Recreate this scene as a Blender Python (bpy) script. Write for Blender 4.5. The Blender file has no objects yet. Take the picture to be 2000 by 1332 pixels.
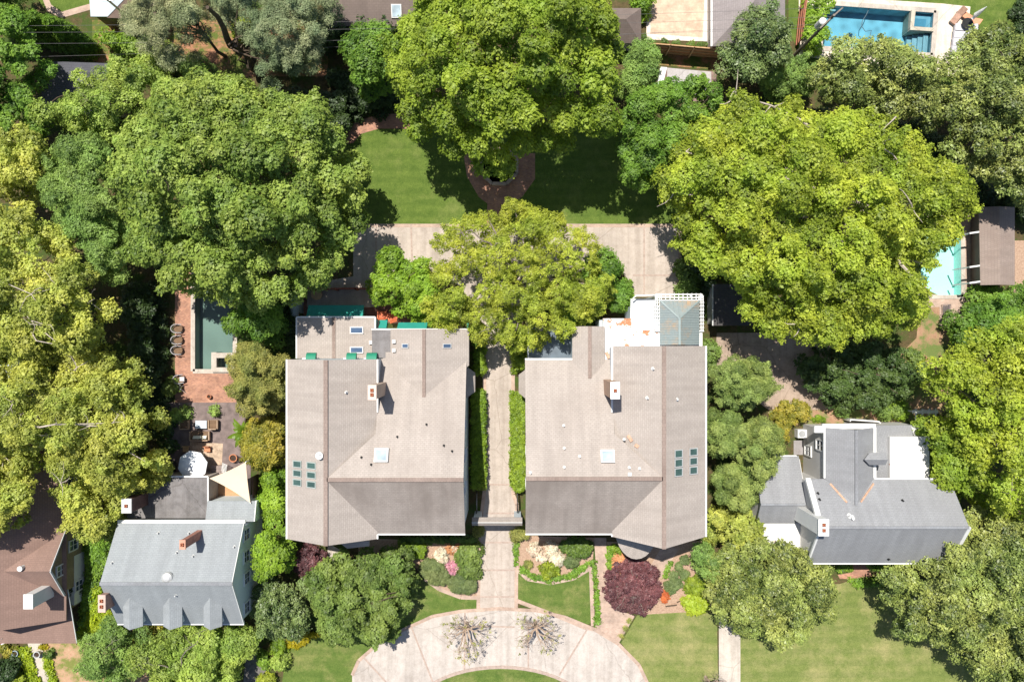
import bpy, math, random
import numpy as np
from mathutils import Vector
from mathutils.geometry import tessellate_polygon
R = math.radians
scene = bpy.context.scene
COL = scene.collection
# ------------------------------------------------------------ camera
H = 75.0                      # flying height over the ground, looking straight down
cd = bpy.data.cameras.new('camera'); cam = bpy.data.objects.new('camera', cd); COL.objects.link(cam)
cam.location = (0, 0, H); cam.rotation_euler = (0, 0, 0)
cd.sensor_width = 36; cd.lens = 27.0; cd.clip_end = 2000; cd.clip_start = 1
scene.camera = cam
# ------------------------------------------------------------ sky, sun, exposure
SUN = Vector((-0.165, 0.355, 0.92)).normalized()
w = bpy.data.worlds.new('World'); scene.world = w; w.use_nodes = True
nt = w.node_tree; bg = nt.nodes['Background']
sk = nt.nodes.new('ShaderNodeTexSky'); sk.sky_type = 'NISHITA'; sk.sun_disc = False
sk.sun_elevation = math.asin(SUN.z); sk.sun_rotation = math.atan2(SUN.x, SUN.y)
nt.links.new(sk.outputs[0], bg.inputs[0]); bg.inputs[1].default_value = 0.085
ld = bpy.data.lights.new('sun', 'SUN'); ld.energy = 4.8; ld.angle = R(0.5); ld.color = (1, .95, .87)
lo = bpy.data.objects.new('sun', ld); COL.objects.link(lo)
lo.rotation_euler = SUN.to_track_quat('Z', 'Y').to_euler()
scene.view_settings.view_transform = 'Standard'; scene.view_settings.look = 'None'
scene.view_settings.exposure = 0.56; scene.view_settings.gamma = 1
scene.cycles.max_bounces = 6; scene.cycles.diffuse_bounces = 3; scene.cycles.transparent_max_bounces = 8
scene.cycles.caustics_reflective = False; scene.cycles.caustics_refractive = False

# ------------------------------------------------------------ helpers
def W(px, py, z=0.0):
    s = (H - z) / 1500.0
    return Vector(((px - 1000) * s, -(py - 666) * s, z))
def XY(pts, z=0.0):
    return [(W(a, b, z).x, W(a, b, z).y) for a, b in pts]
def tag(o, label=None, cat=None, group=None, kind=None):
    if label: o['label'] = label
    if cat: o['category'] = cat
    if group: o['group'] = group
    if kind: o['kind'] = kind
    return o
def empty(name, loc, label, cat, group=None, rz=0):
    o = bpy.data.objects.new(name, None); COL.objects.link(o); o.location = loc; o.rotation_euler = (0, 0, rz)
    o.empty_display_size = .3
    return tag(o, label, cat, group)
class MB:
    """collects faces, builds one mesh object"""
    def __init__(s): s.v = []; s.f = []; s.uv = []; s.marks = []
    def face(s, pts, uv=None):
        n = len(s.v); s.v += [tuple(p) for p in pts]; s.f.append(list(range(n, n + len(pts))))
        if uv is None:
            P = [Vector(p) for p in pts]; nn = Vector((0, 0, 0))
            for i in range(len(P)):
                a, b = P[i], P[(i + 1) % len(P)]; nn += a.cross(b)
            if nn.length < 1e-9: nn = Vector((0, 0, 1))
            nn.normalize()
            u = Vector((0, 0, 1)).cross(nn)
            u = Vector((1, 0, 0)) if u.length < .02 else u.normalized()
            vv = nn.cross(u); uv = [(p.dot(u), p.dot(vv)) for p in P]
        s.uv += uv
    def box(s, x0, x1, y0, y1, z0, z1):
        s.marks.append((len(s.f), len(s.v)))
        a = [(x0, y0), (x1, y0), (x1, y1), (x0, y1)]; s.prism(a, z0, z1)
    def prism(s, poly, z0, z1, top=True, bot=True):
        p = list(poly)
        ar = sum(p[i][0] * p[(i + 1) % len(p)][1] - p[(i + 1) % len(p)][0] * p[i][1] for i in range(len(p)))
        if ar < 0: p.reverse()
        n = len(p)
        if top: s.face([(x, y, z1) for x, y in p])
        if bot: s.face([(x, y, z0) for x, y in reversed(p)])
        for i in range(n):
            a, b = p[i], p[(i + 1) % n]
            s.face([(a[0], a[1], z0), (b[0], b[1], z0), (b[0], b[1], z1), (a[0], a[1], z1)])
    def slab(s, pts, t=.16):
        P = [Vector(p) for p in pts]; nn = Vector((0, 0, 0))
        for i in range(len(P)): nn += P[i].cross(P[(i + 1) % len(P)])
        if nn.z < 0: P.reverse()
        s.face(P); D = Vector((0, 0, t)); s.face([p - D for p in reversed(P)])
        for i in range(len(P)):
            a, b = P[i], P[(i + 1) % len(P)]; s.face([a - D, b - D, b, a])
    def tube(s, path, radii, n=7, cap=True):
        rings = []
        path = [Vector(p) for p in path]
        for i, p in enumerate(path):
            d = (path[min(i + 1, len(path) - 1)] - path[max(i - 1, 0)])
            d = d.normalized() if d.length > 1e-6 else Vector((0, 0, 1))
            a = d.cross(Vector((0, 0, 1))) if abs(d.z) < .95 else d.cross(Vector((1, 0, 0)))
            a.normalize(); b = d.cross(a)
            rings.append([p + (a * math.cos(2 * math.pi * k / n) + b * math.sin(2 * math.pi * k / n)) * radii[i] for k in range(n)])
        for i in range(len(rings) - 1):
            for k in range(n):
                s.face([rings[i][k], rings[i + 1][k], rings[i + 1][(k + 1) % n], rings[i][(k + 1) % n]], [(0, 0)] * 4)
        if cap:
            s.face(rings[0], [(0, 0)] * n); s.face(list(reversed(rings[-1])), [(0, 0)] * n)
    def lathe(s, c, prof, n=16):
        c = Vector(c)
        R_ = [[c + Vector((r * math.cos(2 * math.pi * k / n), r * math.sin(2 * math.pi * k / n), z)) for k in range(n)] for r, z in prof]
        for i in range(len(R_) - 1):
            for k in range(n): s.face([R_[i][k], R_[i][(k + 1) % n], R_[i + 1][(k + 1) % n], R_[i + 1][k]], [(0, 0)] * 4)
    def bar(s, a, b, wd, hg):
        s.marks.append((len(s.f), len(s.v)))
        a, b = Vector(a), Vector(b); d = (b - a); L = d.length; d.normalize()
        side = d.cross(Vector((0, 0, 1)))
        side = Vector((1, 0, 0)) if side.length < 1e-4 else side.normalized()
        up = side.cross(d); q = []
        for e in (a, b):
            q.append([e + side * sx * wd / 2 + up * sz * hg / 2 for sx, sz in ((-1, -1), (1, -1), (1, 1), (-1, 1))])
        s.face(list(reversed(q[0]))); s.face(q[1])
        for k in range(4): s.face([q[0][k], q[0][(k + 1) % 4], q[1][(k + 1) % 4], q[1][k]])
    def build(s, name, m, parent=None, smooth=False, origin=None):
        if parent is not None and len(s.marks) > 1 and s.marks[0] == (0, 0) and name in ('gutter', 'ridge_cap', 'parapet', 'trim', 'leaf_litter', 'pillar', 'beam'):
            mk = s.marks + [(len(s.f), len(s.v))]; r = None
            for k in range(len(mk) - 1):
                q = MB(); (f0, v0), (f1, v1) = mk[k], mk[k + 1]
                q.v = s.v[v0:v1]; q.uv = s.uv[v0:v1]; q.f = [[i - v0 for i in f] for f in s.f[f0:f1]]
                r = q.build(name, m, parent, smooth)
            return r
        me = bpy.data.meshes.new(name)
        off = Vector((0, 0, 0)); q = parent
        while q is not None: off += Vector(q.location); q = q.parent
        if parent is None and origin is not None: off = Vector(origin)
        vs = [(a[0] - off.x, a[1] - off.y, a[2] - off.z) for a in s.v]
        me.from_pydata(vs, [], s.f)
        ul = me.uv_layers.new(name='UVMap'); ul.data.foreach_set('uv', [c for t in s.uv for c in t])
        me.materials.append(m)
        if smooth: me.polygons.foreach_set('use_smooth', [True] * len(me.polygons))
        o = bpy.data.objects.new(name, me); COL.objects.link(o)
        if parent is not None: o.parent = parent
        elif origin is not None: o.location = origin
        return o

# ------------------------------------------------------------ materials
def newmat(name):
    m = bpy.data.materials.new(name); m.use_nodes = True
    return m, m.node_tree, m.node_tree.nodes['Principled BSDF']
def N(nt, t, **k):
    n = nt.nodes.new(t)
    for a, b in k.items():
        if a.startswith('i_'): n.inputs[a[2:].replace('_', ' ')].default_value = b
        else: setattr(n, a, b)
    return n
def ramp(nt, src, c0, c1, p0=.3, p1=.7):
    r = nt.nodes.new('ShaderNodeValToRGB'); e = r.color_ramp.elements
    e[0].position = p0; e[1].position = p1; e[0].color = (*c0, 1); e[1].color = (*c1, 1)
    nt.links.new(src, r.inputs[0]); return r.outputs[0]
def mixc(nt, a, b, f, mode='MIX'):
    m = nt.nodes.new('ShaderNodeMix'); m.data_type = 'RGBA'; m.blend_type = mode
    for s, i in ((f, 0), (a, 6), (b, 7)):
        if isinstance(s, (int, float)): m.inputs[i].default_value = s
        elif isinstance(s, tuple): m.inputs[i].default_value = (*s, 1)
        else: nt.links.new(s, m.inputs[i])
    return m.outputs[2]
def noise(nt, scale, detail=6, rough=.6, vec=None, sx=None):
    n = N(nt, 'ShaderNodeTexNoise', i_Scale=scale, i_Detail=detail, i_Roughness=rough)
    if vec is None:
        g = nt.nodes.new('ShaderNodeNewGeometry'); vec = g.outputs['Position']
    if sx is not None:
        mp = nt.nodes.new('ShaderNodeMapping'); mp.inputs['Scale'].default_value = sx; nt.links.new(vec, mp.inputs[0]); vec = mp.outputs[0]
    nt.links.new(vec, n.inputs['Vector']); return n.outputs[0]
def bump(nt, b, h, strength, dist):
    q = nt.nodes.new('ShaderNodeBump'); q.inputs['Strength'].default_value = strength; q.inputs['Distance'].default_value = dist
    nt.links.new(h, q.inputs['Height']); nt.links.new(q.outputs[0], b.inputs['Normal'])
MC = {}
def plain(name, c, rough=.6, var=.12, scale=2.0, metal=0, spec=.3, bp=0):
    if name in MC: return MC[name]
    m, nt, b = newmat(name)
    n = noise(nt, scale)
    d = tuple(x * (1 - var) for x in c); l = tuple(min(1, x * (1 + var)) for x in c)
    nt.links.new(ramp(nt, n, d, l), b.inputs['Base Color'])
    b.inputs['Roughness'].default_value = rough; b.inputs['Metallic'].default_value = metal
    b.inputs['Specular IOR Level'].default_value = spec
    if bp: bump(nt, b, noise(nt, scale * 8), .5, bp)
    MC[name] = m; return m
def shingle(name, c, row=.21, brick=.42, stain=(.55, .5, .48), amount=.45, seed=0.0):
    m, nt, b = newmat(name)
    uv = nt.nodes.new('ShaderNodeUVMap'); uv.uv_map = 'UVMap'
    br = N(nt, 'ShaderNodeTexBrick', i_Scale=1.0, i_Mortar_Size=.022, i_Bias=0.0, i_Brick_Width=brick, i_Row_Height=row)
    br.inputs['Mortar Smooth'].default_value = .6
    br.inputs['Color1'].default_value = (*[x * 1.05 for x in c], 1); br.inputs['Color2'].default_value = (*[x * .95 for x in c], 1)
    br.inputs['Mortar'].default_value = (*[x * .80 for x in c], 1)
    nt.links.new(uv.outputs[0], br.inputs['Vector'])
    geo = nt.nodes.new('ShaderNodeNewGeometry').outputs['Position']
    mp = nt.nodes.new('ShaderNodeMapping'); mp.inputs['Location'].default_value = (seed, seed, 0); nt.links.new(geo, mp.inputs[0])
    f1 = ramp(nt, noise(nt, .22, 5, .65, mp.outputs[0]), (0, 0, 0), (1, 1, 1), .42, .66)
    fm = nt.nodes.new('ShaderNodeMath'); fm.operation = 'MULTIPLY'; fm.inputs[1].default_value = amount
    nt.links.new(f1, fm.inputs[0])
    col = mixc(nt, br.outputs[0], tuple(c[i] * stain[i] for i in range(3)), fm.outputs[0])
    # run-off streaks down the slope
    st = ramp(nt, noise(nt, 1.0, 4, .6, uv.outputs[0], (1.3, .12, 1)), (.91, .91, .91), (1.05, 1.05, 1.05), .35, .65)
    col = mixc(nt, col, st, 1.0, 'MULTIPLY')
    gr = ramp(nt, noise(nt, 14, 3, .8), (.92, .92, .92), (1.07, 1.07, 1.07), .35, .65)
    col = mixc(nt, col, gr, 1.0, 'MULTIPLY')
    nt.links.new(col, b.inputs['Base Color']); b.inputs['Roughness'].default_value = .9; b.inputs['Specular IOR Level'].default_value = .15
    bump(nt, b, br.outputs['Fac'], -.35, .02)
    return m
def membrane(name, c=(.68, .67, .65), litter=(.5, .2, .09), amt=.62, scale=.45):
    m, nt, b = newmat(name)
    n1 = noise(nt, scale, 6, .7)
    f = ramp(nt, n1, (0, 0, 0), (1, 1, 1), amt, amt + .035)
    base = mixc(nt, tuple(x * .93 for x in c), c, noise(nt, 1.5))
    sp = ramp(nt, noise(nt, 5, 3, .8), tuple(x * .6 for x in litter), litter, .35, .6)
    nt.links.new(mixc(nt, base, sp, f), b.inputs['Base Color']); b.inputs['Roughness'].default_value = .7
    return m
def bricks(name, c1, c2, mortar, bw=.22, rh=.08, rough=.85, dapple=None):
    m, nt, b = newmat(name)
    uv = nt.nodes.new('ShaderNodeUVMap'); uv.uv_map = 'UVMap'
    br = N(nt, 'ShaderNodeTexBrick', i_Scale=1.0, i_Mortar_Size=.012, i_Brick_Width=bw, i_Row_Height=rh)
    br.inputs['Color1'].default_value = (*c1, 1); br.inputs['Color2'].default_value = (*c2, 1); br.inputs['Mortar'].default_value = (*mortar, 1)
    nt.links.new(uv.outputs[0], br.inputs['Vector'])
    col = mixc(nt, br.outputs[0], ramp(nt, noise(nt, .9, 7, .7), (.6, .6, .6), (1.2, 1.2, 1.2)), 1.0, 'MULTIPLY')
    nt.links.new(col, b.inputs['Base Color']); b.inputs['Roughness'].default_value = rough
    bump(nt, b, br.outputs['Fac'], -.4, .01); return m
def concrete(name, c, st=.3, scale=.35):
    m, nt, b = newmat(name)
    a = ramp(nt, noise(nt, scale, 8, .7), tuple(x * (1 - st) for x in c), c, .34, .56)
    col = mixc(nt, a, ramp(nt, noise(nt, 1.6, 6, .75), (.88, .86, .84), (1.04, 1.04, 1.04), .38, .55), .7, 'MULTIPLY')
    col = mixc(nt, col, ramp(nt, noise(nt, 9, 4, .8), (.86, .85, .84), (1.08, 1.08, 1.08)), 1.0, 'MULTIPLY')
    col = mixc(nt, col, ramp(nt, noise(nt, 1.0, 4, .6, None, (1.6, .07, 1)), (.86, .85, .84), (1.05, 1.05, 1.05), .38, .58), .8, 'MULTIPLY')   # tyre and run-off stains
    cr = N(nt, 'ShaderNodeTexVoronoi', i_Scale=.22); cr.feature = 'DISTANCE_TO_EDGE'
    gp = nt.nodes.new('ShaderNodeNewGeometry').outputs['Position']; nt.links.new(mixc(nt, gp, noise(nt, .8, 6), .35), cr.inputs['Vector'])
    col = mixc(nt, col, ramp(nt, cr.outputs[0], (.62, .60, .58), (1, 1, 1), 0.0, .006), .8, 'MULTIPLY')                     # hairline cracks
    nt.links.new(col, b.inputs['Base Color']); b.inputs['Roughness'].default_value = .85; b.inputs['Specular IOR Level'].default_value = .2
    return m
def lawnmat(name, g1, g2, dry, dryamt=.6):
    m, nt, b = newmat(name)
    a = ramp(nt, noise(nt, 1.2, 8, .8), g1, g2, .35, .65)
    f = ramp(nt, noise(nt, .28, 7, .7), (0, 0, 0), (1, 1, 1), dryamt - .12, dryamt + .12)
    col = mixc(nt, a, dry, f)
    col = mixc(nt, col, ramp(nt, noise(nt, 12, 4, .9), (.62, .66, .6), (1.4, 1.34, 1.35), .32, .68), 1.0, 'MULTIPLY')
    wv = N(nt, 'ShaderNodeTexWave', i_Scale=.28, i_Distortion=1.2); wv.bands_direction = 'Y'; wv.inputs['Detail'].default_value = 2
    gp = nt.nodes.new('ShaderNodeNewGeometry'); nt.links.new(gp.outputs['Position'], wv.inputs['Vector'])
    col = mixc(nt, col, ramp(nt, wv.outputs['Color'], (.94, .955, .94), (1.05, 1.04, 1.03), .3, .7), 1.0, 'MULTIPLY')
    col = mixc(nt, col, ramp(nt, noise(nt, 3.2, 8, .9), (.80, .84, .8), (1.2, 1.16, 1.2), .36, .64), 1.0, 'MULTIPLY')
    nt.links.new(col, b.inputs['Base Color']); b.inputs['Roughness'].default_value = .9; b.inputs['Specular IOR Level'].default_value = .1
    bump(nt, b, noise(nt, 16, 3, .8), .8, .06); return m
def mulch(name, c1, c2, sc=3.0, g=None):
    m, nt, b = newmat(name)
    col = ramp(nt, noise(nt, sc, 8, .85), c1, c2, .35, .65)
    if g: col = mixc(nt, col, g, ramp(nt, noise(nt, .5, 8, .75), (0, 0, 0), (1, 1, 1), .45, .56))
    nt.links.new(col, b.inputs['Base Color']); b.inputs['Roughness'].default_value = .95; b.inputs['Specular IOR Level'].default_value = .1
    bump(nt, b, noise(nt, 8, 4, .8), .9, .06); return m
def glassmat(name, c=(.04, .06, .09), rough=.08):
    m, nt, b = newmat(name); b.inputs['Base Color'].default_value = (*c, 1); b.inputs['Roughness'].default_value = rough
    b.inputs['Specular IOR Level'].default_value = .8
    nt.links.new(ramp(nt, noise(nt, .8), tuple(x * .7 for x in c), tuple(x * 1.4 for x in c)), b.inputs['Base Color'])
    return m
def watermat(name, tint, rip=.6, sc=2.2):
    m = bpy.data.materials.new(name); m.use_nodes = True; nt = m.node_tree; nt.nodes.clear()
    o = nt.nodes.new('ShaderNodeOutputMaterial'); mx = nt.nodes.new('ShaderNodeMixShader')
    tr = nt.nodes.new('ShaderNodeBsdfTransparent'); tr.inputs[0].default_value = (*tint, 1)
    gl = nt.nodes.new('ShaderNodeBsdfGlossy'); gl.inputs['Roughness'].default_value = .06
    fr = nt.nodes.new('ShaderNodeFresnel'); fr.inputs[0].default_value = 1.33
    nt.links.new(fr.outputs[0], mx.inputs[0]); nt.links.new(tr.outputs[0], mx.inputs[1]); nt.links.new(gl.outputs[0], mx.inputs[2])
    q = nt.nodes.new('ShaderNodeBump'); q.inputs['Strength'].default_value = rip; q.inputs['Distance'].default_value = .08
    nt.links.new(noise(nt, sc, 3, .6), q.inputs['Height']); nt.links.new(q.outputs[0], gl.inputs['Normal']); nt.links.new(q.outputs[0], fr.inputs['Normal'])
    nt.links.new(mx.outputs[0], o.inputs[0]); return m
def poolfloor(name, c, caus=.25, sc=1.6):
    m, nt, b = newmat(name)
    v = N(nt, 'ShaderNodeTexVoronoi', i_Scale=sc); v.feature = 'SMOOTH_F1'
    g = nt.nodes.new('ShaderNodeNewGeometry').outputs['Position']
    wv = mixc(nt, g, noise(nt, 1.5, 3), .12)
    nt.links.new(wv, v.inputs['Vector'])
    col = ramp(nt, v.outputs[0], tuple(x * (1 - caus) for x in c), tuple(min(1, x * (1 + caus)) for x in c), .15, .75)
    nt.links.new(col, b.inputs['Base Color']); b.inputs['Roughness'].default_value = .8; return m
def leafmat(name, dark, light, gloss=.45, trans=.28, spec=.3):
    m = bpy.data.materials.new(name); m.use_nodes = True; nt = m.node_tree; b = nt.nodes['Principled BSDF']
    at = nt.nodes.new('ShaderNodeAttribute'); at.attribute_name = 'tone'
    c = ramp(nt, at.outputs['Fac'], dark, light, .18, .80)
    c = mixc(nt, c, ramp(nt, noise(nt, .28, 3), (.8, .9, .8), (1.15, 1.08, 1.0), .35, .65), 1.0, 'MULTIPLY')
    nt.links.new(c, b.inputs['Base Color']); b.inputs['Roughness'].default_value = gloss; b.inputs['Specular IOR Level'].default_value = spec
    if trans:
        t = nt.nodes.new('ShaderNodeBsdfTranslucent'); mx = nt.nodes.new('ShaderNodeMixShader'); mx.inputs[0].default_value = trans
        ty = mixc(nt, c, (1.5, 1.5, .55), 1.0, 'MULTIPLY')
        nt.links.new(ty, t.inputs[0]); nt.links.new(b.outputs[0], mx.inputs[1]); nt.links.new(t.outputs[0], mx.inputs[2])
        nt.links.new(mx.outputs[0], nt.nodes['Material Output'].inputs[0])
    return m

# ------------------------------------------------------------ foliage
LM = {}
# style: dark, light, gloss, trans, leaf length, lobe radius, coverage, width ratio, squash, messy
ST = {
 'oak_green': ((.078,.130,.018),(.345,.440,.095),0.5,0.312,0.212,1.15,1.5,0.65,0.8,0.5),
 'oak_yellow': ((.095,.150,.012),(.35,.45,.055),0.5,0.375,0.212,1.1,1.45,0.65,0.8,0.5),
 'elm_yellow': ((.125,.170,.014),(.47,.55,.070),0.5,0.375,0.2,1.05,1.15,0.65,0.8,0.7),
 'feather': ((.130,.165,.014),(.52,.57,.085),0.5,0.375,0.15,0.6,0.85,0.5,0.7,0.9),
 'spring': ((.150,.180,.028),(.57,.60,.14),0.5,0.375,0.187,0.95,1.25,0.65,0.75,0.6),
 'pale_green': ((0.112,0.171,0.028),(0.428,0.547,0.123),0.5,0.35,0.175,0.9,1.25,0.6,0.75,0.7),
 'grey_green': ((0.087,0.148,0.033),(0.316,0.456,0.114),0.55,0.25,0.15,0.8,1.2,0.5,0.75,0.8),
 'maple_green': ((0.046,0.108,0.013),(0.235,0.388,0.057),0.5,0.312,0.156,0.85,1.5,0.7,0.75,0.4),
 'lime_dense': ((0.112,0.196,0.021),(0.350,0.508,0.053),0.5,0.375,0.162,0.8,1.5,0.7,0.75,0.35),
 'dogwood': ((.065,.105,.022),(.25,.34,.085),0.5,0.312,0.176,0.75,1.6,0.7,0.75,0.4),
 'magnolia': ((.045,.070,.016),(.36,.41,.11),0.42,0.125,0.212,0.85,1.2,0.5,0.8,0.8),
 'dark_mag': ((0.035,0.065,0.018),(0.220,0.290,0.100),0.42,0.075,0.2,0.75,1.2,0.5,0.8,0.8),
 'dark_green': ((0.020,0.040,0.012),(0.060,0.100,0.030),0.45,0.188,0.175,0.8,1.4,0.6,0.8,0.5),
 'cypress': ((0.075,0.115,0.022),(0.320,0.390,0.110),0.6,0.15,0.176,0.6,1.5,0.35,0.6,0.6),
 'olive_gold': ((0.101,0.124,0.026),(0.399,0.380,0.109),0.6,0.188,0.16,0.6,1.4,0.35,0.6,0.7),
 'cedar': ((0.112,0.138,0.062),(0.425,0.425,0.237),0.6,0.1,0.162,0.75,1,0.25,0.45,0.7),
 'blue_cedar': ((0.081,0.119,0.056),(0.312,0.362,0.200),0.6,0.1,0.162,0.8,1,0.25,0.45,0.7),
 'arborvitae': ((0.043,0.090,0.007),(0.165,0.285,0.018),0.6,0.188,0.16,0.4,1.6,0.45,0.9,0.4),
 'hedge': ((0.077,0.130,0.010),(0.260,0.374,0.033),0.5,0.25,0.14,0.35,1.5,0.6,0.7,0.4),
 'box_dark': ((0.043,0.084,0.015),(0.165,0.255,0.045),0.45,0.2,0.1,0.28,1.6,0.6,0.7,0.3),
 'juniper': ((0.073,0.103,0.036),(0.195,0.240,0.090),0.6,0.1,0.1,0.3,1.6,0.4,0.6,0.3),
 'yellow_bush': ((0.133,0.180,0.015),(0.390,0.450,0.045),0.5,0.3,0.14,0.35,1.4,0.6,0.7,0.4),
 'chartreuse': ((0.260,0.330,0.020),(0.520,0.580,0.060),0.5,0.3,0.16,0.35,1.5,0.6,0.7,0.3),
 'gold': ((0.280,0.240,0.008),(0.550,0.460,0.020),0.5,0.3,0.12,0.28,1.4,0.5,0.7,0.5),
 'purple': ((0.060,0.024,0.032),(0.200,0.080,0.090),0.5,0.12,0.18,0.42,1.7,0.55,0.45,0.6),
 'white_bloom': ((0.450,0.330,0.280),(0.850,0.780,0.680),0.6,0.2,0.11,0.25,1.3,0.8,0.8,0.5),
 'pink_bloom': ((0.450,0.160,0.270),(0.780,0.420,0.520),0.6,0.2,0.11,0.22,1.2,0.8,0.8,0.5),
 'salmon': ((0.450,0.170,0.080),(0.750,0.380,0.200),0.6,0.2,0.11,0.22,1.2,0.8,0.8,0.5),
 'red_orange': ((0.450,0.090,0.030),(0.750,0.220,0.080),0.6,0.2,0.12,0.22,1.2,0.6,0.8,0.5),
 'gold_green': ((0.120,0.133,0.015),(0.450,0.375,0.060),0.5,0.25,0.16,0.45,1.4,0.6,0.7,0.5),
 'ivy': ((0.065,0.130,0.015),(0.244,0.390,0.049),0.5,0.2,0.16,0.5,1.4,0.7,0.35,0.5),
 'ivy_yellow': ((0.165,0.231,0.009),(0.440,0.522,0.027),0.5,0.25,0.16,0.5,1.5,0.7,0.35,0.5),
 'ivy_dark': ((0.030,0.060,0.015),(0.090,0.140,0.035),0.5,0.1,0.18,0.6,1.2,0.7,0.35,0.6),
}
def lm(style):
    if style not in LM:
        s = ST[style]; LM[style] = leafmat('leaf_' + style, s[0], s[1], s[2], s[3])
    return LM[style]
def leaves(name, C, Rd, style, rng, cover=None, L=None, zmin=-.35):
    s = ST[style]; L = L or s[4]; cover = cover or s[6]; wr = s[7]; sq = s[8]; mess = s[9]
    C = np.asarray(C, float); Rd = np.asarray(Rd, float)
    la = .5 * L * L * wr; KT = 7
    nt_ = np.maximum(2, (cover * 2.7 * math.pi * Rd ** 2 / la / KT).astype(int))
    idx = np.repeat(np.arange(len(C)), nt_); T = len(idx)
    d = rng.normal(size=(T, 3)); d /= np.linalg.norm(d, axis=1)[:, None]
    low = d[:, 2] < zmin; d[low, 2] *= -1
    rr = (Rd[idx] * rng.uniform(.72, 1.12, T))[:, None]
    P = C[idx] + d * rr * np.array([1, 1, sq])
    lt = rng.random(len(C))
    tt = rng.random(T)
    ii = np.repeat(np.arange(T), KT); n = len(ii)
    tr = L * (.75 + .35 * mess)
    pos = P[ii] + rng.normal(size=(n, 3)) * tr * .55
    nm = d[ii] * .75 + np.array([-.1, .2, .62]) + rng.normal(size=(n, 3)) * (.16 + .18 * mess)
    nm /= np.linalg.norm(nm, axis=1)[:, None]
    t = rng.normal(size=(n, 3)); t -= nm * (t * nm).sum(1)[:, None]; t /= np.linalg.norm(t, axis=1)[:, None]
    b = np.cross(nm, t); sz = (L * .88 * np.clip(rng.lognormal(0, .38, n), .4, 2.2))[:, None]
    V = np.empty((n, 4, 3)); V[:, 0] = pos - t * sz / 2; V[:, 1] = pos + b * sz * wr / 2; V[:, 2] = pos + t * sz / 2; V[:, 3] = pos - b * sz * wr / 2
    tone = (.38 * lt[idx][ii] + .32 * tt[ii] + .30 * rng.random(n)).astype(np.float32)
    return V.reshape(-1, 3), tone
def leafobj(name, V, tone, mat, parent=None, loc=(0, 0, 0)):
    V = V - np.array(loc); n = len(V) // 4
    me = bpy.data.meshes.new(name)
    me.vertices.add(len(V)); me.vertices.foreach_set('co', V.astype(np.float32).ravel())
    me.loops.add(len(V)); me.loops.foreach_set('vertex_index', np.arange(len(V), dtype=np.int32))
    me.polygons.add(n); me.polygons.foreach_set('loop_start', np.arange(0, 4 * n, 4, dtype=np.int32))
    try: me.polygons.foreach_set('loop_total', np.full(n, 4, dtype=np.int32))
    except Exception: pass
    me.update(calc_edges=True)
    a = me.attributes.new('tone', 'FLOAT', 'FACE'); a.data.foreach_set('value', tone)
    me.materials.append(mat)
    o = bpy.data.objects.new(name, me); COL.objects.link(o)
    if parent is not None: o.parent = parent
    else: o.location = loc
    return o
def inpoly(P, poly):
    x, y = P[:, 0], P[:, 1]; c = np.zeros(len(P), bool); n = len(poly); dmin = np.full(len(P), 1e9)
    for i in range(n):
        x0, y0 = poly[i]; x1, y1 = poly[(i + 1) % n]
        cond = ((y0 > y) != (y1 > y)) & (x < (x1 - x0) * (y - y0) / (y1 - y0 + 1e-12) + x0); c ^= cond
        dx, dy = x1 - x0, y1 - y0; t = np.clip(((x - x0) * dx + (y - y0) * dy) / (dx * dx + dy * dy + 1e-12), 0, 1)
        dmin = np.minimum(dmin, np.hypot(x - x0 - t * dx, y - y0 - t * dy))
    return c, dmin
def darts(poly, sp, inset, rng, tries=14):
    A = np.array(poly); lo, hi = A.min(0), A.max(0)
    n = int((hi - lo).prod() / sp ** 2 * tries) + 40
    P = rng.uniform(lo, hi, (n, 2)); c, d = inpoly(P, poly); ok = c & (d > inset); P = P[ok]; d = d[ok]
    keep = []; cell = {}
    for k in range(len(P)):
        g = (int(P[k, 0] // sp), int(P[k, 1] // sp)); bad = False
        for a in (-1, 0, 1):
            for b in (-1, 0, 1):
                for q in cell.get((g[0] + a, g[1] + b), ()):
                    if (P[q, 0] - P[k, 0]) ** 2 + (P[q, 1] - P[k, 1]) ** 2 < sp * sp: bad = True
        if not bad: keep.append(k); cell.setdefault(g, []).append(k)
    return P[keep], d[keep]
LEAFN = [0]
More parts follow.
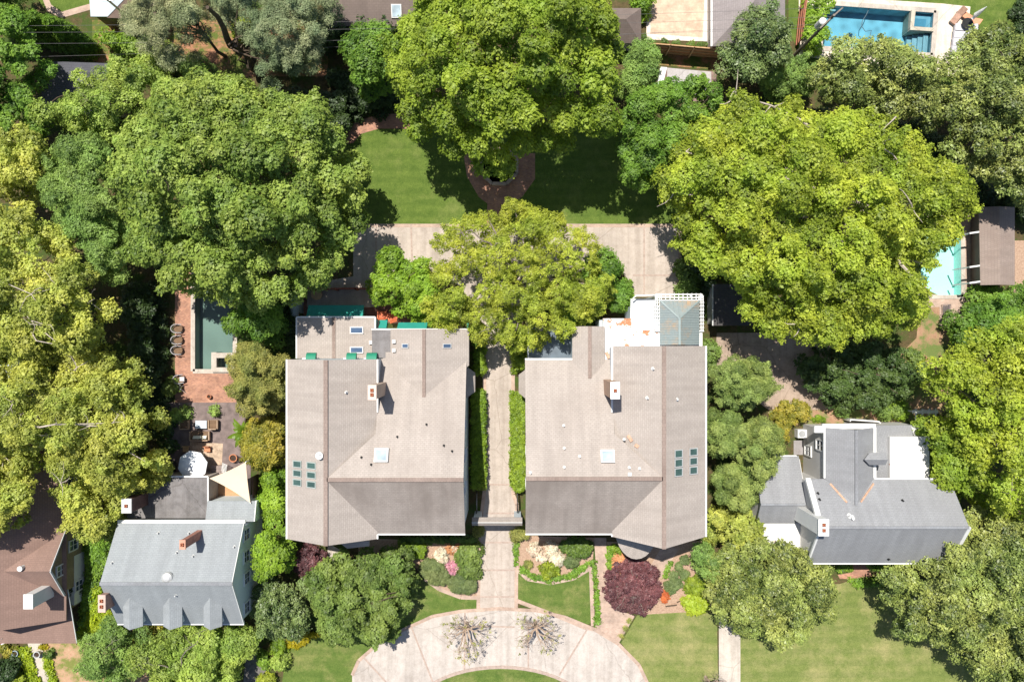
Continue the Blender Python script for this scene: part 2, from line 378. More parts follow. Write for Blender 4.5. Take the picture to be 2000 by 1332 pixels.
def crown_pts(poly, ze, zt, r, rng, flat=False, boughs=True, under=True, spc=1.05, spray=0):
    if spray > .8: under = False; spc = .95
    big, dall = darts(poly, r * .9, 0, rng)
    Rin = max(dall.max() if len(dall) else r, r)
    P, d = darts(poly, r * spc, min(r * .6, Rin * .5), rng)
    if len(P) == 0: P = np.array([np.mean(poly, axis=0)]); d = np.array([Rin])
    Rr = min(Rin, max(r * 2.5, Rin * (.35 if flat else 1)))
    e = np.minimum(1, d / Rr)
    h = ze + (zt - ze) * np.sqrt(np.maximum(0, 1 - (1 - e) ** 2))
    rad = r * np.clip(rng.lognormal(-.18, .38, len(P)), .35, 1.5)
    if boughs and Rin > r * 2.2:
        B, _ = darts(poly, r * 2.9, 0, rng)
        if len(B) > 2:
            h = h + rng.normal(size=len(P)) * .28 * r
            db = np.min(np.hypot(P[:, None, 0] - B[None, :, 0], P[:, None, 1] - B[None, :, 1]), axis=1)
            h = h - 2.9 * r * np.minimum(1.35, (db / (1.6 * r))) ** 1.8
            gone = (db > 1.35 * r) & (rng.random(len(P)) < .45)      # open gaps between the boughs
            P, d, h, rad, e = P[~gone], d[~gone], h[~gone], rad[~gone], e[~gone]
    C = np.column_stack([P, h - rad * .6])
    if spray and len(P) > 6:                                         # small sprays of twigs reaching out of the clumps
        c0 = P.mean(0); k = rng.random(len(P)) < spray; dv = np.column_stack([P[k] - c0, np.zeros(k.sum())]); dv /= np.linalg.norm(dv, axis=1)[:, None] + 1e-6
        dv = dv * (1.15 - e[k])[:, None] + rng.normal(size=dv.shape) * .45 + np.array([0, 0, .35]); dv /= np.linalg.norm(dv, axis=1)[:, None]
        ex = [C[k] + dv * (rad[k][:, None] * .8 + t * r * .42) for t in (.4, 1.0, 1.6)]; er = [np.full(k.sum(), r * q) for q in (.36, .28, .2)]
        C = np.vstack([C] + ex); rad = np.concatenate([rad] + er)
    if under:
        P2, d2 = darts(poly, r * 1.35, r * .35, rng); e2 = np.minimum(1, d2 / Rr)
        h2 = ze + (zt - ze) * np.sqrt(np.maximum(0, 1 - (1 - e2) ** 2)) - 3.3 * r
        C2 = np.column_stack([P2, np.maximum(h2, .4 * ze)]); C = np.vstack([C, C2]); rad = np.concatenate([rad, np.full(len(P2), r * 1.05)])
    C[:, 2] = np.maximum(C[:, 2], rad * .5)
    return C, rad, Rin
def bend(a, b, rng, n=5, amp=.12):
    a = np.array(a, float); b = np.array(b, float); L = np.linalg.norm(b - a); out = []
    o = rng.normal(size=3) * amp * L
    for i in range(n + 1):
        t = i / n; out.append(a + (b - a) * t + o * math.sin(math.pi * t) + rng.normal(size=3) * .02 * L * (0 < i < n))
    return out
BARK = {}
def bark(kind='brown'):
    if kind not in BARK:
        c = {'brown': (.09, .065, .045), 'pale': (.42, .36, .30), 'grey': (.20, .17, .14)}[kind]
        BARK[kind] = plain('bark_' + kind, c, .9, .3, 4, bp=.03)
    return BARK[kind]
TC = [0]
def tree(label, poly, ze, zt, style, cat='tree', name='broadleaf_tree', group=None, bk='brown', limbs=9, base=None, r=None, cover=None, bare=0, flat=False, zp=None, L=None):
    TC[0] += 1; rng = np.random.default_rng(100 + TC[0])
    pw = XY(poly, zp if zp is not None else ze)
    r = r or ST[style][5]
    C, rad, Rin = crown_pts(pw, ze, zt, r, rng, flat, spray={'feather': .9, 'elm_yellow': .45, 'spring': .55, 'oak_green': .5, 'oak_yellow': .5, 'pale_green': .55}.get(style, .25))
    if style == 'arborvitae':
        zz = np.linspace(.5, zt - .3, 26); c_ = np.mean(pw, axis=0); rad = .95 - .62 * (zz / zt) ** 1.3; C = np.column_stack([c_[0] + rng.normal(size=26) * .14, c_[1] + rng.normal(size=26) * .14, zz])
    c0 = np.mean(pw, axis=0) if base is None else np.array(W(*base)[:2])
    root = empty(name, (c0[0], c0[1], 0), label, cat, group)
    V, t = leaves('crown', C, rad, style, rng, cover, L)
    LEAFN[0] += len(t)
    leafobj('crown', V, t, lm(style), root, (c0[0], c0[1], 0))
    tr = MB(); rt = max(.12, Rin * .045)
    zc = ze + (zt - ze) * .25
    top = (c0[0] + rng.normal() * .4, c0[1] + rng.normal() * .4, zc)
    tr.tube(bend((c0[0], c0[1], -.1), top, rng, 4, .03), [rt * 1.5, rt * 1.1, rt, rt * .9, rt * .75], 9)
    nC = len(C); pick = rng.permutation(nC)[:limbs + bare]
    for q, k in enumerate(pick):
        st = np.array([c0[0], c0[1], ze * .45 + (zc - ze * .45) * rng.random()])
        end = C[k].copy()
        if q < bare: end[2] += rad[k] * .9
        pth = bend(st, end, rng, 6, .08); rr = rt * .55
        tr.tube(pth, [rr * (1 - .13 * i) for i in range(7)], 6)
        if q < bare:                                    # bare forking twigs that show on top of the crown
            for _ in range(5):
                a = pth[-1 - int(rng.integers(0, 3))]; dv = rng.normal(size=3) * np.array([1, 1, .35]); dv /= np.linalg.norm(dv)
                e1 = a + dv * r * rng.uniform(.9, 1.9) + np.array([0, 0, .3])
                tr.tube(bend(a, e1, rng, 3, .12), [rr * .3, rr * .22, rr * .14, rr * .06], 5, False)
    tr.build('trunk', bark(bk), root)
    return root
def shrub(label, poly, h, style, cat='shrub', name='shrub', group=None, r=None, flat=False, z0=0.0, cover=None, L=None, kind=None, ze=None):
    TC[0] += 1; rng = np.random.default_rng(500 + TC[0])
    z1 = (h * .35 if ze is None else ze)
    pw = XY(poly, z0 + z1); r = r or min(ST[style][5], max(.12, h * .5))
    C, rad, Rin = crown_pts(pw, z1, h, r, rng, flat, boughs=False, under=True, spc=.95)
    C[:, 2] += z0; c0 = np.mean(pw, axis=0)
    V, t = leaves('foliage', C, rad, style, rng, cover, L); LEAFN[0] += len(t)
    o = leafobj(name, V, t, lm(style), None, (c0[0], c0[1], z0))
    return tag(o, label, cat, group, kind)
def ell(cx, cy, rx, ry=None, n=12, rot=0):
    ry = ry or rx; c, s = math.cos(rot), math.sin(rot); o = []
    for k in range(n):
        a = 2 * math.pi * k / n; x, y = rx * math.cos(a), ry * math.sin(a); o.append((cx + x * c - y * s, cy + x * s + y * c))
    return o

# ------------------------------------------------------------ ground sheets
def sheet(name, poly, z, m, holes=(), thick=0, kind='structure', px=True, label=None, cat=None):
    P = XY(poly) if px else poly
    Hs = [XY(h) if px else h for h in holes]
    loops = [[Vector((x, y, 0)) for x, y in P]] + [[Vector((x, y, 0)) for x, y in h] for h in Hs]
    flat = [p for l in loops for p in l]
    tris = tessellate_polygon(loops)
    b = MB()
    for t in tris:
        q = [flat[i] for i in t]
        if (q[1] - q[0]).cross(q[2] - q[0]).z < 0: q.reverse()
        pts = [(p.x, p.y, z) for p in q]; b.face(pts, [(p[0], p[1]) for p in pts])
    if thick:
        for l in loops:
            n = len(l)
            for i in range(n):
                a, c = l[i], l[(i + 1) % n]; b.face([(a.x, a.y, z - thick), (c.x, c.y, z - thick), (c.x, c.y, z), (a.x, a.y, z)])
    o = b.build(name, m); return tag(o, label, cat, None, kind)
SC = [0]
def strip(b, pts, wd, z0, z1, px=True):
    SC[0] += 1; z1 += .0012 * (SC[0] % 9)
    P = [Vector((x, y)) for x, y in (XY(pts) if px else pts)]
    for i in range(len(P) - 1):
        a, c = P[i], P[i + 1]; d = (c - a).normalized(); n = Vector((-d.y, d.x)) * wd / 2
        b.prism([(a + n)[:], (c + n)[:], (c - n)[:], (a - n)[:]], z0, z1)
# ============================================================ SETTING
M_ground = mulch('ground_soil', (.05, .045, .02), (.14, .10, .05), 3.0, (.055, .085, .02))
M_lawnA = lawnmat('lawn_green', (.070, .115, .022), (.115, .165, .034), (.17, .20, .06), .62)
M_lawnB = lawnmat('lawn_front', (.075, .125, .026), (.12, .165, .04), (.24, .23, .09), .60)
M_lawnC = lawnmat('lawn_dry', (.125, .165, .042), (.175, .205, .064), (.29, .27, .12), .57)
M_conc = concrete('concrete_drive', (.47, .425, .385), .2)
M_conc2 = concrete('concrete_rear', (.44, .38, .33), .2, .25)
M_pale = concrete('pale_stone', (.50, .45, .39), .25)
M_bark = mulch('garden_mulch', (.26, .16, .11), (.50, .36, .26), 6)
M_soil = mulch('red_soil', (.24, .11, .06), (.42, .22, .13), 3, (.10, .13, .03))
M_brick = bricks('brick_paving', (.47, .22, .13), (.32, .14, .09), (.30, .22, .17), .22, .11)
M_brickp = bricks('brick_pale', (.46, .33, .255), (.40, .275, .21), (.42, .34, .28), .25, .12)
M_wood = plain('deck_wood', (.17, .13, .12), .8, .35, 1.5)
M_white = plain('white_paint', (.66, .66, .64), .5, .06, 1)
M_black = plain('black_metal', (.02, .02, .02), .4, .2, 3)
M_seam = plain('brown_seam', (.36, .28, .235), .9, .2, 4)

poolL = [(380, 528), (456, 528), (456, 722), (380, 722)]
poolT = [(1612, 10), (1824, 26), (1817, 105), (1605, 91)]
poolR = [(1794, 446), (1876, 446), (1877, 577), (1794, 577)]
pond = ell(975, 326, 35, 35, 8, R(22.5))
big = [(-3000, -3000), (5000, -3000), (5000, 4300), (-3000, 4300)]
sheet('ground', big, 0, M_ground, [poolL, poolT, poolR, pond])
sheet('lawn_behind_the_houses', [(610, 232), (1330, 245), (1338, 438), (610, 438)], .008, M_lawnA, [pond])
sheet('lawn_left_of_drive', [(760, 1120), (822, 1128), (860, 1150), (900, 1164), (936, 1166), (936, 1200), (880, 1196), (790, 1230), (760, 1240)], .008, M_lawnB)
sheet('lawn_in_front_bed', [(1008, 1112), (1030, 1128), (1075, 1137), (1120, 1128), (1150, 1112), (1156, 1215), (1142, 1222), (1100, 1205), (1060, 1190), (1008, 1172)], .008, M_lawnB)
sheet('lawn_at_lower_left', [(560, 1262), (640, 1235), (760, 1230), (700, 1290), (686, 1420), (540, 1420)], .008, M_lawnB)
sheet('lawn_in_the_drive_circle', ell(978, 1395, 175, 93, 40), .05, M_lawnB, thick=.1)
sheet('lawn_right_of_drive', [(1213, 1255), (1245, 1200), (1290, 1182), (1400, 1200), (1404, 1420), (1290, 1420), (1262, 1320)], .008, M_lawnC)
sheet('lawn_of_grey_house', [(1446, 1142), (1640, 1140), (1655, 1135), (2100, 1120), (2100, 1420), (1446, 1420)], .008, M_lawnC)
sheet('lawn_at_top_left', [(70, -60), (176, -60), (176, 12), (120, 24), (88, 18), (66, -8)], .008, M_lawnA)
sheet('lawn_by_the_blue_pool', [(1540, -60), (2060, -60), (2060, 180), (1600, 180), (1540, 60)], .008, M_lawnA, [poolT])
# mulch and soil beds
sheet('flower_bed_left', [(700, 1050), (935, 1060), (935, 1166), (900, 1164), (855, 1146), (820, 1120), (800, 1090), (700, 1100)], .012, M_bark)
sheet('flower_bed_right', [(1012, 1045), (1160, 1050), (1158, 1100), (1120, 1128), (1075, 1138), (1030, 1130), (1007, 1108)], .012, M_bark)
sheet('flower_bed_corner', [(1185, 1058), (1380, 1055), (1400, 1180), (1340, 1195), (1250, 1200), (1195, 1120)], .012, M_bark)
sheet('red_soil_garden', [(180, 40), (640, 40), (640, 150), (330, 150), (180, 120)], .012, M_soil)
sheet('red_soil_strip', [(1270, 85), (1420, 100), (1415, 138), (1280, 127)], .012, M_soil)
sheet('soil_yard_right', [(1800, 560), (1880, 600), (1860, 800), (1740, 830), (1500, 830), (1500, 770), (1750, 700), (1790, 660)], .010, mulch('yard_soil', (.26, .15, .09), (.44, .28, .18), 2, (.13, .17, .05)))
sheet('soil_behind_pergola', [(1978, 470), (2060, 470), (2060, 580), (1978, 580)], .012, M_bark)
sheet('front_garden_bed', [(95, 1256), (300, 1256), (420, 1290), (400, 1420), (100, 1420), (110, 1330), (80, 1280)], .012, mulch('bed_reddish', (.36, .20, .12), (.52, .36, .24), 4, (.17, .19, .05)))
sheet('stepping_gravel', [(480, 1275), (510, 1262), (520, 1300), (510, 1400), (470, 1400)], .012, concrete('gravel_grey', (.17, .16, .15), .5, 3))
# drive
drive = [(690, 438), (1326, 438), (1326, 525), (1320, 580), (1236, 580), (1225, 545), (1190, 500), (1120, 520), (1040, 560), (1003, 640), (1000, 770), (1000, 960), (1008, 985), (1006, 1190), (936, 1190), (938, 1035), (948, 960), (948, 640), (900, 560), (820, 520), (740, 560), (740, 600), (600, 600), (600, 555), (690, 540)]
sheet('driveway', drive, .024, M_conc2)
arc = [(1270, 1420), (1264, 1332), (1248, 1298), (1208, 1257), (1160, 1228), (1105, 1205), (1050, 1192), (975, 1188), (900, 1193), (845, 1203), (790, 1228), (740, 1255), (700, 1290), (688, 1318), (688, 1420)]
sheet('drive_court', arc, .028, M_conc, [ell(978, 1395, 178, 96, 40)])
def ppath(name, pts, m=M_brickp, z=.02): return sheet(name, pts, z, m)
ppath('side_path', [(1160, 1050), (1184, 1050), (1187, 1120), (1192, 1180), (1200, 1188), (1240, 1202), (1207, 1258), (1160, 1228), (1170, 1200), (1165, 1120)])
ppath('side_path_branch', [(1296, 1062), (1326, 1072), (1290, 1128), (1262, 1118)])
ppath('house_path_left', [(640, 1060), (668, 1075), (650, 1110), (590, 1140), (585, 1120), (640, 1095)], M_pale)
ppath('concrete_walk', [(1404, 1200), (1446, 1200), (1446, 1420), (1404, 1420)], M_pale, .022)
ppath('front_walk', [(54, 1255), (82, 1255), (86, 1290), (102, 1330), (120, 1400), (95, 1400), (66, 1300)], M_pale)
ppath('brick_walk_of_grey_house', [(1665, 1095), (1690, 1095), (1705, 1130), (1640, 1130), (1636, 1122), (1660, 1118)], M_brick)
ppath('paved_yard', [(1400, 650), (1620, 650), (1625, 770), (1640, 800), (1580, 800), (1500, 800), (1395, 720)], concrete('paved_yard_m', (.36, .28, .22), .25, .8))
ppath('side_yard_slab', [(1550, 860), (1576, 860), (1576, 888), (1550, 888)], concrete('slab_grey', (.30, .28, .28)))
ppath('brick_garden_path', [(675, 262), (690, 240), (740, 224), (800, 222), (800, 252), (740, 252), (705, 262), (690, 280), (672, 282)], M_brick)
oct_o = [(905, 300), (1045, 300), (1045, 350), (1020, 385), (995, 398), (990, 440), (950, 440), (952, 398), (935, 385), (912, 345)]
sheet('pond_paving', oct_o, .018, M_brick, [pond])
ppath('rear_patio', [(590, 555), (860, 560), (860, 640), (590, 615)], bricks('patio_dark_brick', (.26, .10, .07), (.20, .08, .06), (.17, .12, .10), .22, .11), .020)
sheet('pool_patio', [(342, 500), (462, 500), (462, 792), (342, 792)], .02, M_brick, [poolL])
sheet('pool_terrace', [(1560, -10), (1840, 8), (1895, 14), (1885, 118), (1860, 150), (1560, 110)], .03, concrete('travertine', (.66, .58, .49), .14, .6), [poolT])
sheet('right_pool_deck', [(1770, 420), (1897, 420), (1896, 600), (1880, 640), (1835, 640), (1835, 600), (1770, 600)], .02, M_brickp, [poolR])
sheet('top_court', [(1266, -80), (1398, -80), (1392, 82), (1262, 78)], .02, concrete('court_border', (.70, .62, .54), .1))
sheet('top_court_tiles', [(1275, -80), (1380, -80), (1372, 74), (1270, 67)], .03, bricks('court_tile', (.60, .44, .32), (.55, .39, .28), (.52, .38, .28), .5, .25))
sheet('rear_yard_paving', [(1270, 134), (1400, 140), (1400, 200), (1262, 195)], .02, bricks('paver_brown', (.26, .17, .14), (.20, .13, .11), (.2, .15, .12), .5, .2))
sheet('concrete_pads', [(1303, 133), (1389, 141), (1389, 190), (1303, 185)], .03, concrete('pad_grey', (.42, .40, .40), .1))
sheet('brick_edge_top_left', [(88, -20), (100, 10), (120, 24), (176, 8), (176, 20), (120, 36), (92, 22), (80, -10)], .016, M_brickp)
sheet('wood_deck', [(322, 786), (490, 786), (490, 1000), (322, 1000)], .05, M_wood, thick=.1)
sheet('stone_pad', [(372, 862), (436, 866), (432, 940), (365, 935)], .06, concrete('stone_mix', (.50, .38, .28), .5, 2))
b = MB()
for pts in ([(690, 441), (1330, 441)], [(1328, 440), (1328, 525), (1322, 580)], [(946, 640), (946, 960), (936, 1040), (934, 1190)], [(1002, 640), (1002, 965), (1010, 985), (1008, 1190)]):
    strip(b, pts, .34, .0, .034)
strip(b, [(x, y) for x, y in arc[1:-1]], .32, 0, .045)
for pts in ([(845, 1204), (790, 1228), (740, 1255), (700, 1290)], ): pass
tag(b.build('drive_brick_edging', M_brickp), None, None, None, 'structure')
b = MB()
strip(b, [(175 * math.cos(a) + 978, 93 * math.sin(a) + 1395) for a in [math.pi + math.pi * k / 24 for k in range(25)]], .3, 0, .07)
for pts in ([(802, 1220), (845, 1330)], [(908, 1192), (907, 1308)], [(936, 1190), (1006, 1190)], [(938, 1165), (1006, 1165)], [(938, 1113), (1006, 1113)], [(938, 1059), (1006, 1059)], [(936, 1222), (1005, 1224)],
            [(1148, 1226), (1092, 1318)], [(1032, 1224), (1032, 1305)], [(712, 1285), (755, 1332)], [(949, 946), (1000, 946)], [(949, 1002), (1006, 1002)], [(1258, 440), (1258, 575)], [(1236, 538), (1322, 538)], [(735, 438), (735, 560)], [(803, 438), (805, 520)]):
    strip(b, pts, .16, .02, .036)
tag(b.build('drive_seams', M_seam), None, None, None, 'structure')
b = MB()
for pts in ([(1007, 1108), (1030, 1130), (1075, 1138), (1120, 1129), (1155, 1108)], [(1154, 1108), (1158, 1222)], [(1008, 1172), (1060, 1192), (1100, 1207), (1142, 1225), (1160, 1228)], [(830, 1130), (858, 1150), (900, 1166), (935, 1167)]):
    strip(b, pts, .38, 0, .03)
tag(b.build('lawn_stone_edging', M_brickp), None, None, None, 'structure')

def basin(name, poly, depth, m_floor, m_water, label, cat='pool', wz=-.18, name2='water'):
    P = XY(poly); c = np.mean(P, axis=0)
    root = empty(name, (c[0], c[1], 0), label, cat)
    b = MB(); n = len(P)
    ar = sum(P[i][0] * P[(i + 1) % n][1] - P[(i + 1) % n][0] * P[i][1] for i in range(n))
    if ar < 0: P = P[::-1]
    b.face([(x, y, -depth) for x, y in P])
    for i in range(n):
        a, q = P[i], P[(i + 1) % n]; b.face([(q[0], q[1], -depth), (a[0], a[1], -depth), (a[0], a[1], .03), (q[0], q[1], .03)])
    b.build('basin', m_floor, root)
    b = MB(); b.face([(x, y, wz) for x, y in P]); b.build(name2, m_water, root)
    return root
def coping(root, poly, wd, z1, m, z0=0.0, close=True, name='coping'):
    b = MB(); pts = list(poly) + ([poly[0]] if close else []); strip(b, pts, wd, z0, z1); return b.build(name, m, root)
pl = basin('swimming_pool', poolL, 1.3, poolfloor('pool_green', (.33, .36, .33), .1, .6), watermat('water_green', (.60, .72, .70), .3, 3), 'long teal swimming pool with pale stone coping on the brick patio', 'pool')
coping(pl, [(377, 525), (459, 525), (459, 725), (377, 725)], .42, .06, M_pale)
b = MB(); strip(b, [(420, 694), (457, 694)], .5, -1.2, .3); strip(b, [(420, 688), (420, 724)], .5, -1.2, .3); strip(b, [(416, 722), (458, 722)], .45, -.2, .304); strip(b, [(457, 690), (457, 724)], .4, -.2, .308)
b.build('spa_wall', M_pale, pl)
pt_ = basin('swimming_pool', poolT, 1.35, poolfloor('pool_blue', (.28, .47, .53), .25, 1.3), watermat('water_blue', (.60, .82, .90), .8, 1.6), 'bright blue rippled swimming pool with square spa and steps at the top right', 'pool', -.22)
coping(pt_, [(1610, 6), (1828, 22), (1821, 109), (1601, 95)], .45, .07, M_pale)
b = MB()
q = XY([(1778, 22), (1786, 22.6), (1782, 58), (1775, 57.5)]); b.prism(q, -1.3, .25)
q = XY([(1776, 54), (1822, 57), (1821, 64), (1775, 61)]); b.prism(q, -1.3, .254)
b.build('spa_wall', concrete('spa_stone', (.46, .42, .34), .1), pt_)
b = MB(); b.prism(XY([(1785, 24), (1823, 27), (1821, 56), (1783, 54)]), -1.3, -.45); b.build('spa_bench', concrete('spa_bench_m', (.30, .45, .52), .1), pt_)
b = MB(); b.prism(XY([(1792, 33), (1814, 35), (1812, 50), (1790, 48)]), -.45, -.42); b.build('spa_floor', plain('spa_deep', (.12, .26, .33), .6), pt_)
for k, x in enumerate((1781, 1790, 1799, 1808)):
    b = MB(); b.prism(XY([(x, 64), (x + 9.0, 64.6), (x + 6, 105), (x - 3, 104)]), -1.3, -.95 + .2 * k); b.build('step', concrete('pool_step_%d' % k, (.38, .46, .48), .1), pt_)
b = MB(); b.prism(XY([(1617, 12), (1636, 13.5), (1635, 19), (1616, 18)]), -1.3, -.4); b.build('bench', plain('pool_bench', (.4, .5, .48)), pt_)
b = MB(); hs = [W(1697, 18, -.2), W(1692, 30, -.2), W(1684, 42, -.2), W(1683, 52, -.2), W(1690, 62, -.2), W(1702, 60, -.2), W(1698, 75, -.2)]
b.tube(hs, [.035] * 7, 5); tag(b.build('pool_hose', plain('hose_grey', (.09, .13, .15)), None, False, W(1690, 50, -.2)), 'thin dark hose floating in a curl on the blue pool', 'hose')
b = MB(); b.lathe(W(1658, 71, -1.3), [(0, .3), (.22, .28), (.28, .15), (.3, 0)], 12); b.tube([W(1650, 74, -1.15), W(1664, 68, -1.15)], [.12, .12], 6)
tag(b.build('pool_cleaner', plain('cleaner_dark', (.02, .05, .08)), None, False, W(1658, 71, -1.3)), 'dark robotic cleaner resting on the floor of the blue pool', 'pool cleaner')
pr = basin('swimming_pool', poolR, 1.2, poolfloor('pool_cyan', (.50, .80, .76), .04, .5), watermat('water_cyan', (.84, .95, .93), .15, 2), 'pale cyan swimming pool half under the large yellow-green tree at right', 'pool')
coping(pr, [(1791, 443), (1880, 443), (1881, 580), (1791, 580)], .4, .06, M_pale)
po = basin('garden_pond', pond, .8, plain('pond_dark', (.008, .012, .008), .9), watermat('water_dark', (.25, .3, .25), .2, 3), 'dark octagonal garden pond with brick rim below the top centre tree', 'pond', .1)
coping(po, ell(975, 326, 37, 37, 8, R(22.5)), .32, .35, M_brickp, 0, True, 'rim')

# ============================================================ HOUSES
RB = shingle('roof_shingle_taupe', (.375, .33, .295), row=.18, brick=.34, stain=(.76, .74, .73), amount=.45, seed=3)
RBs = shingle('roof_shingle_taupe_shade_and_stain', (.285, .25, .225), row=.18, brick=.34, stain=(.70, .68, .67), amount=.9, seed=23)  # lichen stains, plus a darker base painting shade onto slopes turned from the sun
RG = shingle('roof_shingle_grey', (.285, .305, .315), stain=(.88, .87, .87), amount=.5, row=.16, brick=.34, seed=17)
RG2 = shingle('roof_shingle_slate', (.27, .275, .285), stain=(.75, .73, .73), amount=.4, row=.16, brick=.34, seed=9)
RD = shingle('roof_shingle_brown', (.25, .165, .135), stain=(.8, .8, .8), amount=.4, row=.2, brick=.34, seed=31)
RT = shingle('roof_shingle_old', (.19, .15, .13), stain=(.7, .7, .72), amount=.6, row=.22, seed=41)
RDK = shingle('roof_dark', (.075, .07, .07), stain=(.7, .7, .75), amount=.5, row=.18, seed=51)
M_cap = shingle('ridge_cap_taupe', (.27, .21, .18), row=.3, brick=.25)
M_capg = shingle('ridge_cap_grey', (.25, .26, .275), row=.3, brick=.25)
M_wallA = plain('wall_pale_blue', (.50, .56, .60), .7, .05, .6)
M_wallC = plain('wall_white_clapboard', (.60, .66, .66), .7, .04, .6)
M_wallD = bricks('wall_tan_shingle', (.30, .24, .15), (.26, .20, .12), (.22, .17, .10), .3, .14)
M_wallE = plain('wall_light_grey', (.52, .51, .49), .7, .05, .6)
M_glass = glassmat('window_glass')
M_sky = glassmat('skylight_glass', (.06, .10, .17), .05)
M_skyg = glassmat('skylight_green', (.045, .085, .07), .08)
M_skyw = glassmat('skylight_dome', (.34, .42, .46), .15)
M_teal = plain('teal_canvas', (.025, .25, .20), .7, .1, .8)
M_teald = plain('green_canvas', (.02, .20, .12), .6, .1, .8)
M_memb = membrane('white_membrane')
M_membo = membrane('white_membrane_littered', amt=.55, scale=.8)
M_copper = plain('leaf_litter', (.46, .29, .20), .9, .3, 6)
M_tar = concrete('flat_roof_tar', (.20, .19, .19), .35, .6)
M_metal = plain('vent_metal', (.55, .55, .53), .45, .1, 3, .4)
M_rust = plain('flue_clay', (.30, .10, .05), .8, .2, 5)
M_fenceg = plain('trim_greygreen', (.30, .34, .32), .7)

def extr(b, prof, a0, a1, axis):
    """wall prism: profile (s, z) extruded along x (axis='x') or y"""
    f = (lambda s, z, a: (a, s, z)) if axis == 'x' else (lambda s, z, a: (s, a, z))
    n = len(prof); A = [f(s, z, a0) for s, z in prof]; B = [f(s, z, a1) for s, z in prof]
    ctr = sum((Vector(p) for p in A + B), Vector()) / (2 * n)
    def F(p):
        P = [Vector(q) for q in p]; nn = Vector()
        for i in range(len(P)): nn += P[i].cross(P[(i + 1) % len(P)])
        if nn.dot(sum(P, Vector()) / len(P) - ctr) < 0: P.reverse()
        b.face(P)
    F(A); F(B)
    for i in range(n): F([A[i], A[(i + 1) % n], B[(i + 1) % n], B[i]])
def on(px, py, zf):
    z = 5.0
    for _ in range(12): p = W(px, py, z); z = zf(p.x, p.y)
    return W(px, py, z)
def skylight(root, px0, px1, py0, py1, zf, mf=M_metal, mg=M_sky, raise_=.14, inset=.09, split=0, name='skylight'):
    c = [on(px0, py0, zf), on(px1, py0, zf), on(px1, py1, zf), on(px0, py1, zf)]
    x0, x1 = c[0].x, c[1].x; y0, y1 = c[0].y, c[2].y
    q = [(x0, y0), (x1, y0), (x1, y1), (x0, y1)]
    b = MB(); b.slab([(x, y, zf(x, y) + raise_) for x, y in q], raise_ + .05); f = b.build(name, mf, root)
    b = MB(); xm, ym = (x0 + x1) / 2, (y0 + y1) / 2; sx = 1 - 2 * inset / abs(x1 - x0); sy = 1 - 2 * inset / abs(y1 - y0)
    q2 = [(xm + (x - xm) * sx, ym + (y - ym) * sy) for x, y in q]
    b.slab([(x, y, zf(x, y) + raise_ + .025) for x, y in q2], .05); b.build('pane', mg, f); return f
def pipe(root, px, py, zf, r=.07, h=.35, m=None, name='vent_pipe'):
    p = on(px, py, zf); b = MB(); b.lathe(p, [(r * 2.2, .01), (r * 1.2, .05), (r, .06), (r, h), (0, h)], 10); return b.build(name, m or M_metal, root)
def capvent(root, px, py, zf, s=.3, h=.28):
    p = on(px, py, zf); b = MB(); b.box(p.x - s * .35, p.x + s * .35, p.y - s * .35, p.y + s * .35, p.z - .1, p.z + h * .6); b.box(p.x - s / 2, p.x + s / 2, p.y - s / 2, p.y + s / 2, p.z + h * .6, p.z + h)
    return b.build('roof_vent', M_white, root)
def window(root, x, y, z, face, w_, h_, mull=True, fm=None):
    """framed window standing on a wall face"""
    ax = {'E': ((0, 1), (1, 0)), 'W': ((0, 1), (-1, 0)), 'N': ((1, 0), (0, 1)), 'S': ((1, 0), (0, -1))}[face]
    t, n = ax; b = MB(); g = MB()
    def bx(B, s0, s1, z0, z1, d0, d1):
        xs = sorted((x + t[0] * s0 + n[0] * d0, x + t[0] * s1 + n[0] * d1)); ys = sorted((y + t[1] * s0 + n[1] * d0, y + t[1] * s1 + n[1] * d1))
        B.box(xs[0], xs[1], ys[0], ys[1], z0, z1)
    F = .11
    bx(b, -w_ / 2, w_ / 2, z - h_ / 2 - F, z - h_ / 2, 0, .12); bx(b, -w_ / 2, w_ / 2, z + h_ / 2, z + h_ / 2 + F, 0, .12)
    bx(b, -w_ / 2 - F, -w_ / 2, z - h_ / 2 - F, z + h_ / 2 + F, 0, .1); bx(b, w_ / 2, w_ / 2 + F, z - h_ / 2 - F, z + h_ / 2 + F, 0, .1)
    if mull: bx(b, -w_ / 2, w_ / 2, z - .03, z + .03, .02, .07); bx(b, -.025, .025, z - h_ / 2, z + h_ / 2, .022, .068)
    f = b.build('window', fm or M_white, root); bx(g, -w_ / 2, w_ / 2, z - h_ / 2, z + h_ / 2, .004, .03); g.build('pane', M_glass, f)
def chimney(root, x0, x1, y0, y1, z0, z1, m, mcap, flues=2, axis='y', over=.05):
    b = MB(); b.box(x0, x1, y0, y1, z0, z1 - .12); c = b.build('chimney', m, root)
    b = MB(); b.box(x0 - over, x1 + over, y0 - over, y1 + over, z1 - .12, z1); b.build('chimney_cap', mcap, c)
    for k in range(flues):
        t = (k + .5) / flues
        cx, cy = ((x0 + x1) / 2, y0 + .2 + (y1 - y0 - .4) * t) if axis == 'y' else (x0 + (x1 - x0) * t, (y0 + y1) / 2)
        b = MB(); r = .13
        for a, e, q, w_ in ((-r, r, -r, -r + .05), (-r, r, r - .05, r), (-r, -r + .05, -r, r), (r - .05, r, -r, r)): b.box(cx + a, cx + e, cy + q, cy + w_, z1 - .001, z1 + .12)
        b.box(cx - .09, cx + .09, cy - .09, cy + .09, z1 - .001, z1 + .02); b.build('flue', M_rust, c)
    return c
def edge(b, a, c, wd=.13, hg=.17, dz=-.05): b.bar((a[0], a[1], a[2] + dz), (c[0], c[1], c[2] + dz), wd, hg)
